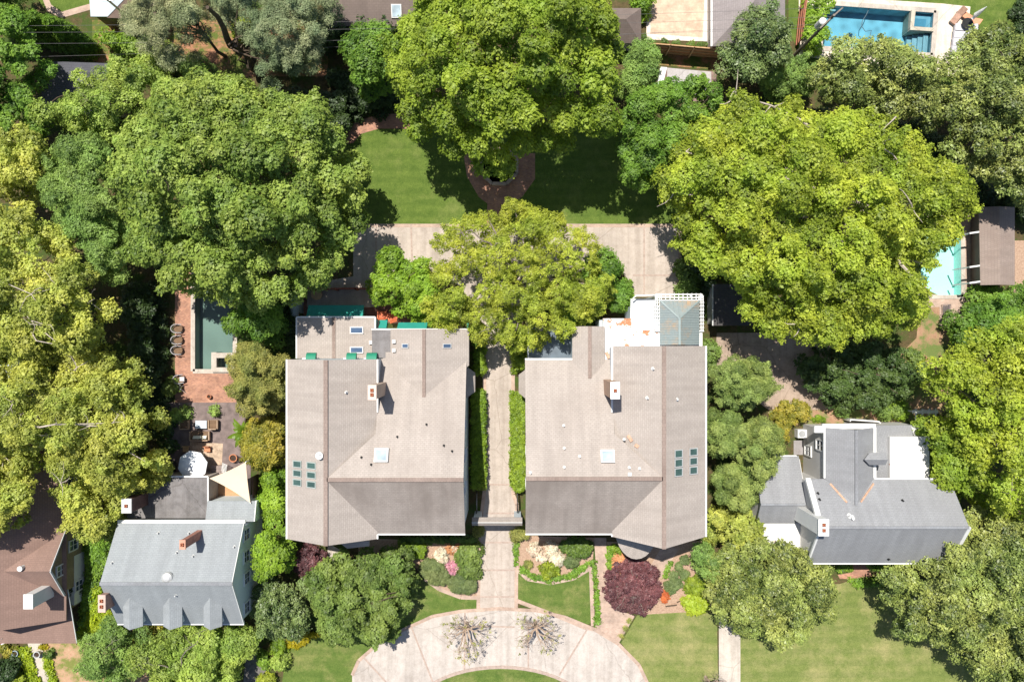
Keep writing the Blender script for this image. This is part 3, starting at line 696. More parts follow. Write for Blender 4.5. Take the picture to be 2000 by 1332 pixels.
def cap(b, a, c, wd=.34): b.bar((a[0], a[1], a[2] + .01), (c[0], c[1], c[2] + .01), wd, .07)

# ---------------- left taupe house
A = empty('large_house', (-12, -9, 0), 'large house with taupe shingle roof on the left side of the central driveway', 'house')
rx, zr, zn = -15.65, 10.5, 8.2; x0, x1 = -19.6, -11.7; yN, yS = -1.6, -17.2
b = MB(); extr(b, [(x0 + .45, 0), (x0 + .45, zn - .1), (rx, zr - .25), (x1 - .05, zn - .1), (x1 - .05, 0)], yN - .02, yS + .45, 'y')
extr(b, [(-1.9, 0), (-1.9, 5.9), (-11.65, 10.2), (-16.45, 7.9), (-16.45, 0)], x1 - .03, -4.25, 'x')
extr(b, [(-11.3, 0), (-11.3, 5.85), (-7.74, 7.2), (-4.15, 5.85), (-4.15, 0)], -2, .9, 'y')
b.box(-19.6, -12.6, -1.7, 2.0, 0, 3.9)
b.build('wall', M_wallA, A)
b = MB()
b.slab([(rx, yN, zr), (rx, yS, zr), (x0, yS, zn), (x0, yN, zn)]); b.slab([(rx, yN, zr), (rx, yS, zr), (x1, yS, zn), (x1, yN, zn)])
b.slab([(rx + .02, -11.65, zr - .01), (-4.08, -11.65, zr - .01), (-4.08, -1.6, 6.07), (rx + 3.9, -1.6, 6.07), (rx + 3.9, -8, 8.89)])
bw = MB(); bw.slab([(rx + .02, -11.65, zr - .01), (-4.08, -11.65, zr - .01), (-4.08, -16.8, 8.1), (rx + .02, -16.8, 8.1)]); bw.build('shaded_stained_roof_slope', RBs, A)  # front slope: shade painted into the darker shingle colour, with lichen stains
rw = -7.74
b.slab([(rw, 1.05, 7.5), (rw, -4.95, 7.5), (-3.86, -2.2, 6.1), (-3.86, 1.05, 6.1)]); b.slab([(rw, 1.05, 7.5), (rw, -4.95, 7.5), (-11.6, -2.2, 6.1), (-11.6, -1, 6.1), (-10.85, -1, 6.37), (-10.85, 1.05, 6.37)])
zl = lambda x, y: 4.6 - .07 * abs(x + 16.33)
b.slab([(-16.33, 2.18, 4.6), (-16.33, -1.6, 4.6), (-19.8, -1.6, 4.36), (-19.8, 2.18, 4.36)]); b.slab([(-16.33, 2.18, 4.6), (-16.33, -1.6, 4.6), (-12.6, -1.6, 4.34), (-12.6, 2.18, 4.34)])
b.build('roof', RB, A)
b = MB(); cap(b, (rx, yN, zr), (rx, yS, zr), .36); cap(b, (rx + .1, -11.65, zr), (-4.08, -11.65, zr), .34); cap(b, (rw, 1.05, 7.5), (rw, -4.95, 7.5), .3); cap(b, (-16.33, 2.18, 4.6), (-16.33, -1.6, 4.6), .3)
b.build('ridge_cap', M_cap, A)
b = MB()
edge(b, (x0, yN, zn), (x0, yS, zn)); edge(b, (x1, -16.8, zn), (x1, yS, zn)); edge(b, (x1, -16.82, 8.1), (-4.08, -16.82, 8.1)); edge(b, (x1, yN, zn), (x1, -6.2, zn)); edge(b, (-19.8, 2.2, 4.36), (-16.33, 2.2, 4.6)); edge(b, (-16.33, 2.2, 4.6), (-12.6, 2.2, 4.34))
edge(b, (-19.82, -1.6, 4.36), (-19.82, 2.2, 4.36)); edge(b, (-12.58, .2, 4.34), (-12.58, 2.2, 4.34)); edge(b, (-11.6, 1.06, 6.2), (-3.9, 1.06, 6.2), .1, .1)
b.build('gutter', M_white, A)
b = MB(); b.box(-12.55, -10.85, -1.5, 1.0, 5.5, 6.2); b.build('flat_roof', M_tar, A)
b = MB(); edge(b, (-12.6, 1.05, 6.22), (-10.4, 1.05, 6.22), .12, .12); b.build('parapet', M_white, A)
zN = lambda x, y: 10.5 - .44 * (y + 11.65); zS = lambda x, y: 10.5 + .465 * (y + 11.65); zW = lambda x, y: 10.5 - .58 * abs(x - rx); zR = lambda x, y: 7.5 - .36 * abs(x - rw)
for k in range(3):
    skylight(A, 572, 589, 898 + k * 18, 914 + k * 18, zW, M_fenceg, M_skyg, .08); skylight(A, 599, 617, 901 + k * 18.5, 917 + k * 18.5, zW, M_fenceg, M_skyg, .08)
skylight(A, 733, 760, 874, 901, zN, M_white, M_skyw, .3, .12)
skylight(A, 684, 710, 638, 652, zl, M_metal, M_sky, .15); skylight(A, 684, 710, 677, 690, zl, M_metal, M_sky, .15)
skylight(A, 785, 798, 671, 680, zR, M_metal, M_sky, .12, .07); skylight(A, 865, 882, 671, 680, zR, M_metal, M_sky, .12, .07)
for px, py in ((725, 669), (770, 667), (770, 684)): capvent(A, px, py, zl if px < 740 else zR)
for px, py in ((776, 853), (833, 829), (867, 870), (883, 881), (706, 893), (725, 907)): pipe(A, px, py, zN, .05, .3, M_black)
pipe(A, 676, 766, zW)
chimney(A, -11.75, -11.14, -4.77, -3.64, 6, 12.2, plain('chimney_beige', (.42, .33, .27), .8, .08, 2), plain('chimney_cap_stone', (.62, .50, .42), .8), 2)
p = on(626, 888, zW); b = MB(); b.lathe(p + Vector((0, 0, .35)), [(0, 0), (.2, .03), (.3, .1), (.33, .16), (.3, .12), (0, .03)], 18); b.bar(p, p + Vector((0, 0, .4)), .06, .06); b.bar(p + Vector((0, 0, .4)), p + Vector((.1, .2, .75)), .04, .04); b.build('satellite_dish', M_white, A)
def awning(root, px0, px1, py0, py1, z0, z1, m, name='awning'):
    a = W(px0, py1, z1); c = W(px1, py0, z0); b = MB()
    b.slab([(a.x, a.y, z1), (c.x, a.y, z1), (c.x, c.y, z0), (a.x, c.y, z0)], .05)
    b.face([(a.x, c.y, z0), (a.x, a.y, z1), (a.x, a.y, z0)]); b.face([(c.x, c.y, z0), (c.x, a.y, z0), (c.x, a.y, z1)])
    b.face([(a.x, c.y + .004, z0), (a.x, c.y + .004, z0 - .2), (c.x, c.y + .004, z0 - .2), (c.x, c.y + .004, z0)]); return b.build(name, m, root)
awning(A, 598, 711, 596, 619, 3.2, 4.0, M_teal); awning(A, 739, 757, 625, 641, 3.0, 3.8, M_teal); awning(A, 775, 835, 630, 643, 4.2, 5.2, M_teal)
def dome_awning(root, px0, px1, py0, py1, z, m):
    a = W(px0, py1, z); c = W(px1, py0, z); b = MB(); n = 7; D = c.y - a.y
    pts = [(a.y + D * math.sin(math.pi / 2 * k / n), z - .5 + .55 * math.cos(math.pi / 2 * k / n)) for k in range(n + 1)]
    for i in range(n): b.face([(a.x, pts[i][0], pts[i][1]), (c.x, pts[i][0], pts[i][1]), (c.x, pts[i + 1][0], pts[i + 1][1]), (a.x, pts[i + 1][0], pts[i + 1][1])])
    for x in (a.x, c.x): b.face([(x, a.y, z - .5)] + [(x, q[0], q[1]) for q in (pts if x == c.x else pts[::-1])])
    b.build('awning', m, root)
for a_, c_ in ((597, 616), (676, 695), (715, 735)): dome_awning(A, a_, c_, 689, 702, 6.9, M_teald)
for px in (606, 685, 725): p = W(px, 700, 5.8); window(A, p.x, yN - .02, 5.6, 'N', .9, 1.3)
b = MB(); P = [W(913, 716, 4.2), W(928, 728, 3.6), W(928, 765, 3.6), W(913, 778, 4.2)]; b.slab([(-4.25, P[0].y, 4.3), (P[1].x, P[1].y, 3.6), (P[2].x, P[2].y, 3.6), (-4.25, P[3].y, 4.3)], .15); b.build('bay_roof', RB, A)
b = MB(); b.prism([(-4.3, P[0].y - .2), (P[1].x - .15, P[1].y - .15), (P[2].x - .15, P[2].y + .15), (-4.3, P[3].y + .2)], 0, 3.6); b.build('bay_wall', M_wallA, A)
b = MB(); q = XY([(664, 1060), (678, 1071), (721, 1066), (721, 1056)], 5.2); b.prism(q, 4.9, 5.2); b.build('bay_roof', RB, A)
b = MB(); q = XY([(672, 1056), (682, 1063), (716, 1058), (716, 1050)], 5.2); b.prism(q, 0, 4.9); b.build('bay_wall', M_wallA, A)
for y, z in ((-10.3, 4.5), (-13.2, 4.5), (-10.3, 7.9), (-13.2, 7.6), (-7.5, 5.6)): window(A, -4.25, y, z, 'E', .8, 1.3)
for x in (-17.5, -14): window(A, x, yS + .45, 6.5, 'S', 1, 1.5)
for x in (-10, -7.5, -5.5): window(A, x, -16.45, 6, 'S', .9, 1.4)
b = MB(); b.box(-4.06, -3.9, -.9, 1.6, 5.2, 6.0); b.build('gutter_box', M_teald, A)

# ---------------- right taupe house
B = empty('large_house', (9, -9, 0), 'large taupe-roofed house with a white flat rear roof, right of the driveway', 'house')
rx2 = 12.77; X0, X1 = 8.72, 16.86; yN2, yS2 = -.43, -17.46
b = MB(); extr(b, [(X0 + .05, 0), (X0 + .05, zn - .1), (rx2, zr - .25), (X1 - .45, zn - .1), (X1 - .45, 0)], yN2 - .15, yS2 + .45, 'y')
extr(b, [(-1.9, 0), (-1.9, 5.9), (-11.57, 10.2), (-16.45, 7.9), (-16.45, 0)], 1.35, X0 + .03, 'x')
b.box(7.95, 17.0, -.6, 1.9, 0, 5.2); b.box(11.0, 16.6, 1.9, 3.2, 0, 4.2)
b.build('wall', M_wallA, B)
b = MB()
b.slab([(rx2, yN2, zr), (rx2, yS2, zr), (X1, -17.0, zn), (X1, yN2, zn)]); b.slab([(rx2, yN2, zr), (rx2, yS2, zr), (X0, -17.0, zn), (X0, yN2, zn)])
b.slab([(rx2 - .02, -11.57, zr - .01), (1.17, -11.57, zr - .01), (1.17, -1.65, 6.13), (rx2 - 3.95, -1.65, 6.13), (rx2 - 3.95, -8, 8.92)])
bw = MB(); bw.slab([(rx2 - .02, -11.57, zr - .01), (1.17, -11.57, zr - .01), (1.17, -16.8, 8.07), (rx2 - .02, -16.8, 8.07)]); bw.build('shaded_stained_roof_slope', RBs, B)  # front slope again in the shade-darkened, lichen-stained shingle colour
rw2 = 6.9
b.slab([(rw2, 1.3, 6.9), (rw2, -3.4, 6.9), (5.4, -2.4, 6.25), (5.4, 1.3, 6.25)]); b.slab([(rw2, 1.3, 6.9), (rw2, -3.4, 6.9), (8.3, -2.4, 6.25), (8.3, 1.3, 6.25)])
b.build('roof', RB, B)
b = MB(); b.box(5.5, 8.2, -1.9, 1.2, 0, 6.1); b.build('wall', M_wallA, B)
b = MB(); cap(b, (rx2, yN2, zr), (rx2, yS2, zr), .34); cap(b, (rx2 - .1, -11.57, zr), (1.17, -11.57, zr), .34); cap(b, (rw2, 1.3, 6.9), (rw2, -3.3, 6.9), .3); b.build('ridge_cap', M_cap, B)
b = MB(); edge(b, (X1 + .02, yN2, zn), (X1 + .02, -17.0, zn)); edge(b, (X0 - .02, -16.85, zn), (X0 - .02, -17.0, zn)); edge(b, (1.17, -16.82, 8.07), (X0, -16.82, 8.07)); edge(b, (X0 - .02, yN2, zn), (X0 - .02, -6.2, zn), .16)
edge(b, (1.17, -1.62, 6.13), (5.5, -1.62, 6.13), .14); b.build('gutter', M_white, B)
b = MB(); b.prism(XY([(1178, 622), (1233, 622), (1233, 645), (1372, 645), (1372, 680), (1195, 682), (1192, 708), (1176, 708)], 5.8), 5.3, 5.8); b.build('flat_roof', M_membo, B)
b = MB(); q = XY([(1232, 584), (1283, 584), (1283, 648), (1230, 648)], 5.0); b.prism(q, 4.8, 5.0)
pc = b.build('panel_roof', plain('pale_panel', (.62, .64, .64), .5, .05, 1), B)
b = MB()
for k in range(13): y = 584 + k * 5; a_, c_ = W(1231, y, 5), W(1283, y, 5); b.bar(a_ + Vector((0, 0, .02)), c_ + Vector((0, 0, .02)), .035, .05)
b.build('panel_ribs', M_white, pc)
# standing seam metal roof
Mm = concrete('seam_metal', (.27, .31, .31), .2, .5)
m, nt, bs = newmat('seam_metal_rust'); c_ = ramp(nt, noise(nt, .55, 5, .7), (.235, .275, .275), (.40, .27, .16), .48, .68); c_ = mixc(nt, c_, ramp(nt, noise(nt, 6), (.9, .9, .9), (1.08, 1.08, 1.08)), 1.0, 'MULTIPLY'); nt.links.new(c_, bs.inputs['Base Color']); bs.inputs['Roughness'].default_value = .5; bs.inputs['Metallic'].default_value = .2; Mm = m
zb, za = 6.1, 7.0; a = W(1289, 587, zb); c = W(1366, 587, zb); e = W(1366, 676, zb); g = W(1289, 676, zb); ap = W(1327, 622, za); aq = Vector((ap.x, yN2 + .1, za)); e.y = g.y = yN2 + .1
b = MB(); b.slab([a, c, ap], .1); b.slab([c, e, aq, ap], .1); b.slab([a, ap, aq, g], .1); mr = b.build('metal_roof', Mm, B)
b = MB(); up = Vector((0, 0, .03))
b.bar(a + up, ap + up, .12, .05); b.bar(c + up, ap + up, .12, .05); b.bar(ap + up, aq + up, .2, .06)
for k in range(1, 18):
    y = a.y + (g.y - a.y) * k / 18; t = min(1, (a.y - y) / (a.y - ap.y))
    for s, xe in ((a.x, ap.x), (c.x, ap.x)): b.bar(Vector((s, y, zb)) + up, Vector((s + (xe - s) * t, y, zb + (za - zb) * t)) + up, .03, .05)
for k in range(1, 9):
    x = a.x + (c.x - a.x) * k / 9; t = 1 - abs(x - ap.x) / (ap.x - a.x) if x < ap.x else 1 - abs(x - ap.x) / (c.x - ap.x)
    b.bar(Vector((x, a.y, zb)) + up, Vector((x, a.y + (ap.y - a.y) * t, zb + (za - zb) * t)) + up, .03, .05)
b.build('seams', plain('seam_metal_ribs', (.22, .27, .27), .5), mr)
b = MB(); z = 5.95
for y in (575, 581, 586): b.bar(W(1280, y, z), W(1372, y, z), .09, .1)
for x in (1280, 1284, 1288, 1365, 1369, 1373): b.bar(W(x, 577, z - .02), W(x, 648, z - .02), .08, .1)
for k in range(11): x = 1283 + k * 8.5; b.bar(W(x, 573, z + .09), W(x, 588, z + .09), .07, .08)
for k in range(9): y = 591 + k * 7; b.bar(W(1278, y, z + .09), W(1290, y, z + .09), .07, .08); b.bar(W(1362, y, z + .09), W(1375, y, z + .09), .07, .08)
for x, y in ((1282, 578), (1371, 578), (1371, 645), (1282, 645)): p = W(x, y, z); b.box(p.x - .07, p.x + .07, p.y - .07, p.y + .07, 0, z)
b.build('roof_lattice', M_white, B)
b = MB(); p0, p1 = W(1238, 577, 1.2), W(1345, 575, 1.2)
q0 = W(1232, 584, 5.0); b = MB()
for a_, c_ in (((1236, 583), (1243, 577)), ((1243, 577), (1345, 575)), ((1345, 575), (1352, 580))): b.bar(W(*a_, 5.9), W(*c_, 5.9), .1, .1); b.bar(W(*a_, 5.1), W(*c_, 5.1), .06, .06)
for k in range(28): p = W(1243 + k * 3.7, 577 - k * .07, 5.9); b.bar(p, p - Vector((0, 0, .8)), .035, .035)
b.build('railing', M_white, B)
b = MB(); b.prism(XY([(1030, 640), (1118, 640), (1118, 702), (1030, 702)], 3.2), 3.0, 3.2); b.build('terrace_roof', glassmat('terrace_dark', (.07, .10, .13), .35), B)
b = MB(); b.prism(XY([(1034, 640), (1116, 640), (1116, 700), (1034, 700)], 3.0), 0, 3.0); b.build('terrace_wall', M_wallA, B)
b = MB()
for a_, c_ in (((1119, 636), (1119, 702)), ((1032, 640), (1032, 700))): b.bar(W(*a_, 3.4), W(*c_, 3.4), .12, .3)
b.build('parapet', M_white, B)
zN2 = lambda x, y: 10.5 - .44 * (y + 11.57); zW2 = lambda x, y: 10.5 - .568 * abs(x - rx2)
skylight(B, 1172, 1199, 877, 902, zN2, M_white, M_skyw, .3, .12)
for k in range(3): skylight(B, 1317, 1333, 878 + k * 18, 893 + k * 18, zW2, M_metal, M_skyg, .14); skylight(B, 1346, 1362, 875 + k * 18, 889 + k * 18, zW2, M_metal, M_skyg, .14)
for px, py in ((1101, 831), (1102, 875), (1132, 891), (1102, 912), (1036, 923), (1219, 858), (1229, 913), (1249, 915)): pipe(B, px, py, zN2, .06, .35, M_white)
for px, py in ((1275, 720), (1264, 777)): pipe(B, px, py, zW2, .07, .4, M_white)
pipe(B, 1322, 780, zW2, .08, .3, M_metal); pipe(B, 1263, 916, zW2, .13, .3, M_metal); capvent(B, 1229, 925, zN2, .3)
chimney(B, 8.1, 8.78, -4.7, -3.4, 6, 12.2, plain('chimney_tan', (.42, .28, .20), .8, .1, 2), M_white, 1)
b = MB(); c0 = W(1244, 1060, 4.5); n = 14; apx = (c0.x, -17.5, 4.9)
pr_ = [(c0.x + 2.0 * math.cos(math.pi + math.pi * k / n), -17.1 + 3.0 * math.sin(math.pi + math.pi * k / n), 4.2) for k in range(n + 1)]
for k in range(n): b.face([apx, pr_[k], pr_[k + 1]]); b.face([(pr_[k][0], pr_[k][1], 4.05), (pr_[k + 1][0], pr_[k + 1][1], 4.05), pr_[k + 1], pr_[k]])
b.build('bay_roof', RB, B)
b = MB(); b.prism([(c0.x + (p[0] - c0.x) * .88, -17.0 + (p[1] + 17.0) * .88) for p in pr_], 0, 4.05); b.build('bay_wall', M_wallA, B)
b = MB(); P = [W(1027, 720, 4.0), W(1013, 732, 3.4), W(1013, 767, 3.4), W(1027, 780, 4.0)]; b.slab([(1.35, P[0].y, 4.1), (P[1].x, P[1].y, 3.5), (P[2].x, P[2].y, 3.5), (1.35, P[3].y, 4.1)], .15); b.build('bay_roof', RB, B)
b = MB(); b.prism([(1.36, P[0].y - .2), (P[1].x + .15, P[1].y - .15), (P[2].x + .15, P[2].y + .15), (1.36, P[3].y + .2)], 0, 3.5); b.build('bay_wall', M_wallA, B)
for x in (2.8, 5, 7.2): window(B, x, -16.45, 6, 'S', .9, 1.4)
for y in (-10, -13): window(B, 1.35, y, 5, 'W', .8, 1.3)
for x in (10.7, 14.8): window(B, x, yS2 + .45, 6.6, 'S', 1, 1.5)
# leaf litter lying in valleys of the roof
b = MB()
for a_, c_ in (((1226, 850), (1234, 862)), ((1240, 868), (1247, 873)), ((1136, 704), (1142, 713)), ((1158, 712), (1167, 705)), ((1184, 688), (1190, 700))):
    p, q = on(*a_, zN2), on(*c_, zN2); b.bar(p + Vector((0, 0, .05)), q + Vector((0, 0, .05)), .28, .06)
b.build('leaf_litter', M_copper, B)

# ---------------- gateway between the houses
G = empty('gateway', (-.3, -16.4, 0), 'roofed gateway beam spanning the driveway between the two taupe houses', 'gateway')
b = MB(); z = 3.6; yc = W(970, 1019, z).y; xa, xb = W(922, 1019, z).x, W(1020, 1019, z).x
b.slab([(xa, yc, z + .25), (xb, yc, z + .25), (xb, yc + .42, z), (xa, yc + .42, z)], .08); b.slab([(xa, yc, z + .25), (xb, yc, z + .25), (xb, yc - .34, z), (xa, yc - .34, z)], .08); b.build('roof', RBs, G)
b = MB(); b.bar((xa, yc, z + .27), (xb, yc, z + .27), .05, .04); b.build('ridge_cap', M_white, G)
b = MB(); b.box(xa + .1, xb - .1, yc - .22, yc + .22, 2.9, z - .08); b.box(xa + .1, xa + .75, yc - .22, yc + .22, 0, 2.9); b.box(xb - .75, xb - .1, yc - .22, yc + .22, 0, 2.9); b.build('pillar', M_wallA, G)
def gate_leaf(x, y0, y1, lab):
    o = empty('iron_gate', (x, (y0 + y1) / 2, 0), lab, 'gate', 'open gate leaves inside the gateway')
    b = MB(); b.bar((x, y0, 1.5), (x, (y0 + y1) / 2, 1.9), .07, .07); b.bar((x, (y0 + y1) / 2, 1.9), (x, y1, 1.5), .07, .07); b.bar((x, y0, .2), (x, y1, .2), .06, .06); b.bar((x, y0, 0), (x, y0, 1.5), .07, .07); b.bar((x, y1, 0), (x, y1, 1.5), .07, .07); b.build('frame', M_black, o)
    b = MB(); n = 12
    for k in range(1, n): y = y0 + (y1 - y0) * k / n; b.bar((x, y, .2), (x, y, 1.5 + .3 * (1 - abs(2 * k / n - 1))), .03, .03)
    b.box(x - .03, x + .03, y0 + .5, y1 - .5, 1.3, 1.38); b.build('bars', M_white, o)
gate_leaf(W(931, 980, 1).x, W(931, 1000, 1).y, W(931, 962, 1).y, 'dark iron gate leaf swung open in the shade left of the drive')
gate_leaf(W(1010, 980, 1).x, W(1010, 998, 1).y, W(1010, 962, 1).y, 'iron gate leaf with white bars swung open in the sun right of the drive')

# ---------------- grey house lower left
Cc = empty('grey_roof_house', (-30, -21, 0), 'white house with pale grey roof, three dormers and brick chimneys at the lower left', 'house')
cx0, cx1 = -35.7, -24.25; cr, ce = 8.5, 5.5; yr = -21.0; yn_, ys_ = -16.5, -25.6
b = MB(); extr(b, [(yn_ - .35, 0), (yn_ - .35, ce - .1), (yr, cr - .3), (ys_ + .4, ce - .1), (ys_ + .4, 0)], cx0 + .3, cx1 - .12, 'x'); b.box(-28.3, -23.9, -16.8, -15.0, 0, 3.4); b.build('wall', M_wallC, Cc)
b = MB(); b.slab([(cx0, yr, cr), (cx1, yr, cr), (cx1, yn_, ce), (cx0, yn_, ce)]); b.slab([(cx0, yr, cr), (cx1, yr, cr), (cx1, ys_, ce), (cx0, ys_, ce)]); b.slab([(-28.4, -16.7, 3.9), (-23.85, -16.7, 3.9), (-23.85, -14.9, 3.4), (-28.4, -14.9, 3.4)], .12); b.build('roof', RG, Cc)
b = MB(); cap(b, (cx0, yr, cr), (cx1, yr, cr), .28); b.build('ridge_cap', M_capg, Cc)
b = MB(); b.box(cx0, cx1 + .1, yn_ + .02, yn_ + .3, ce - .25, ce - .02); edge(b, (cx0, ys_, ce), (cx1, ys_, ce), .14, .14); edge(b, (cx1, yr, cr), (cx1, ys_, ce), .05, .2); edge(b, (cx1, yr, cr), (cx1, yn_, ce), .05, .2); edge(b, (-23.85, -16.7, 3.9), (-23.85, -14.9, 3.4), .08); b.build('gutter', M_white, Cc)
b = MB(); b.box(-35.9, -28.5, -16.6, -12.75, 0, 3.0); b.build('wall', plain('wall_tan', (.42, .37, .32)), Cc)
b = MB(); b.box(-36.0, -28.4, -16.55, -12.65, 3.0, 3.2); b.build('flat_roof', M_tar, Cc)
b = MB(); edge(b, (-36, -12.65, 3.25), (-28.4, -12.65, 3.25)); edge(b, (-28.4, -12.65, 3.25), (-28.4, -16.5, 3.25)); b.build('parapet', M_white, Cc)
for k, (a_, c_) in enumerate(((240, 278), (318, 355), (397, 433))):
    zt = 7.2; xl, xr_ = W(a_, 1200, 6.9).x, W(c_, 1200, 6.9).x; xm = (xl + xr_) / 2; yf = W(0, 1228, zt).y; d = MB()
    d.slab([(xm, yf, zt + .25), (xm, yr - 1.4, zt + .3), (xl, yr - 2.4, zt - .35), (xl, yf + .1, zt - .4)], .1); d.slab([(xm, yf, zt + .25), (xm, yr - 1.4, zt + .3), (xr_, yr - 2.4, zt - .35), (xr_, yf + .1, zt - .4)], .1); dr = d.build('dormer', RG, Cc)
    d = MB(); extr(d, [(xl + .18, 5.5), (xl + .18, zt - .5), (xm, zt + .08), (xr_ - .18, zt - .5), (xr_ - .18, 5.5)], yf + .25, yr - 2.2, 'y'); d.build('dormer_wall', M_wallC, dr)
    d = MB(); d.box(xm - .35, xm + .35, yf + .2, yf + .245, 5.9, 6.7); d.build('dormer_window', M_glass, dr)
zC = lambda x, y: 8.5 - .667 * (y - yr); zCs = lambda x, y: 8.5 + .652 * (y - yr)
MBr = bricks('chimney_red_brick', (.42, .14, .09), (.34, .11, .07), (.35, .25, .2), .22, .08)
chimney(Cc, -28.32, -27.9, -17.72, -17.0, 4, 9.5, MBr, plain('brick_cap', (.5, .26, .18), .8), 1)
chimney(Cc, -35.75, -35.2, -23.4, -22.0, 4, 8.6, bricks('chimney_brown_brick', (.34, .16, .11), (.26, .13, .10), (.35, .27, .22), .22, .08), plain('cap_pinkish', (.50, .36, .30), .8), 2)
chimney(Cc, -34.8, -34.0, -15.3, -14.1, 0, 6.5, bricks('chimney_dark_brick', (.16, .07, .06), (.11, .05, .04), (.12, .09, .08), .22, .08), M_metal, 1)
p = on(327, 1128, zC); b = MB(); b.lathe(p, [(.5, -.1), (.45, .15), (.25, .28), (0, .32)], 20); b.build('dome_skylight', M_metal, Cc)
for px, py, f in ((370, 1040, zC), (310, 1040, zC), (458, 1067, zC), (378, 1085, zC), (346, 1078, zC), (220, 1098, zC), (344, 1162, zCs)): pipe(Cc, px, py, f, .06, .3, M_metal)
for y, z in ((-17.7, 4.6), (-19.7, 4.6), (-21.7, 4.5), (-24.4, 4.5), (-18.9, 1.7), (-21.3, 1.7), (-23.8, 1.7)): window(Cc, cx1 - .12, y, z, 'E', .95, 1.35)

# ---------------- brown house
D = empty('brown_roof_house', (-44, -20, 0), 'brown shingle roof house with white chimney and tan gable at the far left', 'house')
b = MB(); b.slab([(-47.2, -8, 6.7), (-47.2, -26, 6.7), (-41.5, -26, 3.5), (-41.5, -8, 3.5)]); b.slab([(-47.2, -8, 6.7), (-47.2, -26, 6.7), (-53, -26, 3.4), (-53, -8, 3.4)])
b.slab([(-46.5, -20.7, 5.9), (-41.6, -20.7, 5.9), (-41.6, -17.5, 3.4), (-46.5, -17.5, 3.4)]); b.slab([(-46.5, -20.7, 5.9), (-41.6, -20.7, 5.9), (-41.6, -23.6, 3.7), (-46.5, -23.6, 3.7)])
b.slab([(-54, -24.6, 3.3), (-41.5, -23.2, 3.3), (-41.2, -28.6, 2.3), (-54, -28.6, 2.3)], .12)
b.build('roof', RD, D)
b = MB(); extr(b, [(-52.5, 0), (-52.5, 3.3), (-47.2, 6.4), (-42.2, 3.6), (-42.2, 0)], -8.3, -25.6, 'y'); extr(b, [(-17.9, 0), (-17.9, 3.4), (-20.7, 5.6), (-23.4, 3.5), (-23.4, 0)], -42.3, -41.8, 'x'); b.box(-42.3, -41.8, -17.9, -12, 0, 3.2); b.build('wall', M_wallD, D)
b = MB(); b.box(-42.2, -41.76, -25.2, -20.5, 0, 1.7); b.build('lower_wall', M_white, D)
b = MB(); edge(b, (-41.56, -20.7, 5.9), (-41.56, -23.6, 3.7), .08, .2); edge(b, (-41.5, -23.2, 3.3), (-41.2, -28.6, 2.3), .06, .1); edge(b, (-41.56, -20.7, 5.9), (-41.56, -17.5, 3.4), .05, .15); b.build('trim', plain('trim_grey', (.5, .52, .52)), D)
chimney(D, -43.1, -42.35, -23.6, -22.4, 0, 7.2, M_white, M_white, 0)
for y, z in ((-21.2, 3.9), (-19.4, 1.9), (-17, 2.2), (-15.2, 2.2), (-13.5, 2.2)): window(D, -41.8, y, z, 'E', .9, 1.3)
window(D, -41.76, -23.5, 1.0, 'E', .9, 1.2)
p = W(40, 1110, 6); b = MB(); b.lathe(p, [(.2, -1.5), (.2, 0), (.24, .02), (.24, .14), (0, .2)], 12); b.build('vent_pipe', M_white, D)

# ---------------- blue-grey house lower right
E = empty('slate_roof_house', (31, -15, 0), 'blue-grey T-shaped roof house with white flat roofs, at the lower right', 'house')
ex0, ex1 = 26.75, 39.6; er = -16.14
b = MB(); extr(b, [(-12.8, 0), (-12.8, 5.4), (er, 8.2), (-19.7, 5.4), (-19.7, 0)], ex0 + .15, ex1 - .3, 'x'); extr(b, [(28.42, 0), (28.42, 5.35), (30.4, 6.9), (32.5, 5.35), (32.5, 0)], -8.1, -13.5, 'y'); extr(b, [(-11.1, 0), (-11.1, 2.8), (-14.93, 4.6), (-16.8, 3.5), (-16.8, 0)], 23, ex0 + .3, 'x')
b.box(23.3, 27.2, -19.5, -16.7, 0, 3.1); b.box(32.4, 37.7, -12.9, -7.9, 0, 3.7); b.build('wall', M_wallE, E)
b = MB(); b.slab([(ex0, er, 8.5), (ex1, er, 8.5), (ex1, -12.47, 5.5), (ex0, -12.47, 5.5)]); b.slab([(ex0, er, 8.5), (ex1, er, 8.5), (ex1, -20.1, 5.5), (ex0, -20.1, 5.5)])
b.slab([(30.4, -7.85, 7.2), (30.4, -14.6, 7.2), (28.3, -12.4, 5.5), (28.3, -7.85, 5.5)]); b.slab([(30.4, -7.85, 7.2), (30.4, -14.6, 7.2), (32.75, -12.4, 5.5), (32.75, -7.85, 5.5)])
b.slab([(22.75, -14.93, 4.8), (ex0 + .2, -14.93, 4.8), (ex0 + .2, -10.8, 2.8), (22.75, -10.8, 2.8)]); b.slab([(22.75, -14.93, 4.8), (ex0 + .2, -14.93, 4.8), (ex0 + .2, -16.9, 3.6), (22.75, -16.9, 3.6)])
b.slab([(32.6, -12.6, 4.4), (36, -12.6, 3.9), (37.9, -7.8, 3.6), (32.6, -7.8, 4.2)], .12); b.build('roof', RG2, E)
b = MB(); cap(b, (ex0, er, 8.5), (ex1, er, 8.5), .25); cap(b, (30.4, -7.85, 7.2), (30.4, -14.5, 7.2), .25); cap(b, (22.75, -14.93, 4.8), (ex0, -14.93, 4.8), .2); b.build('ridge_cap', M_capg, E)
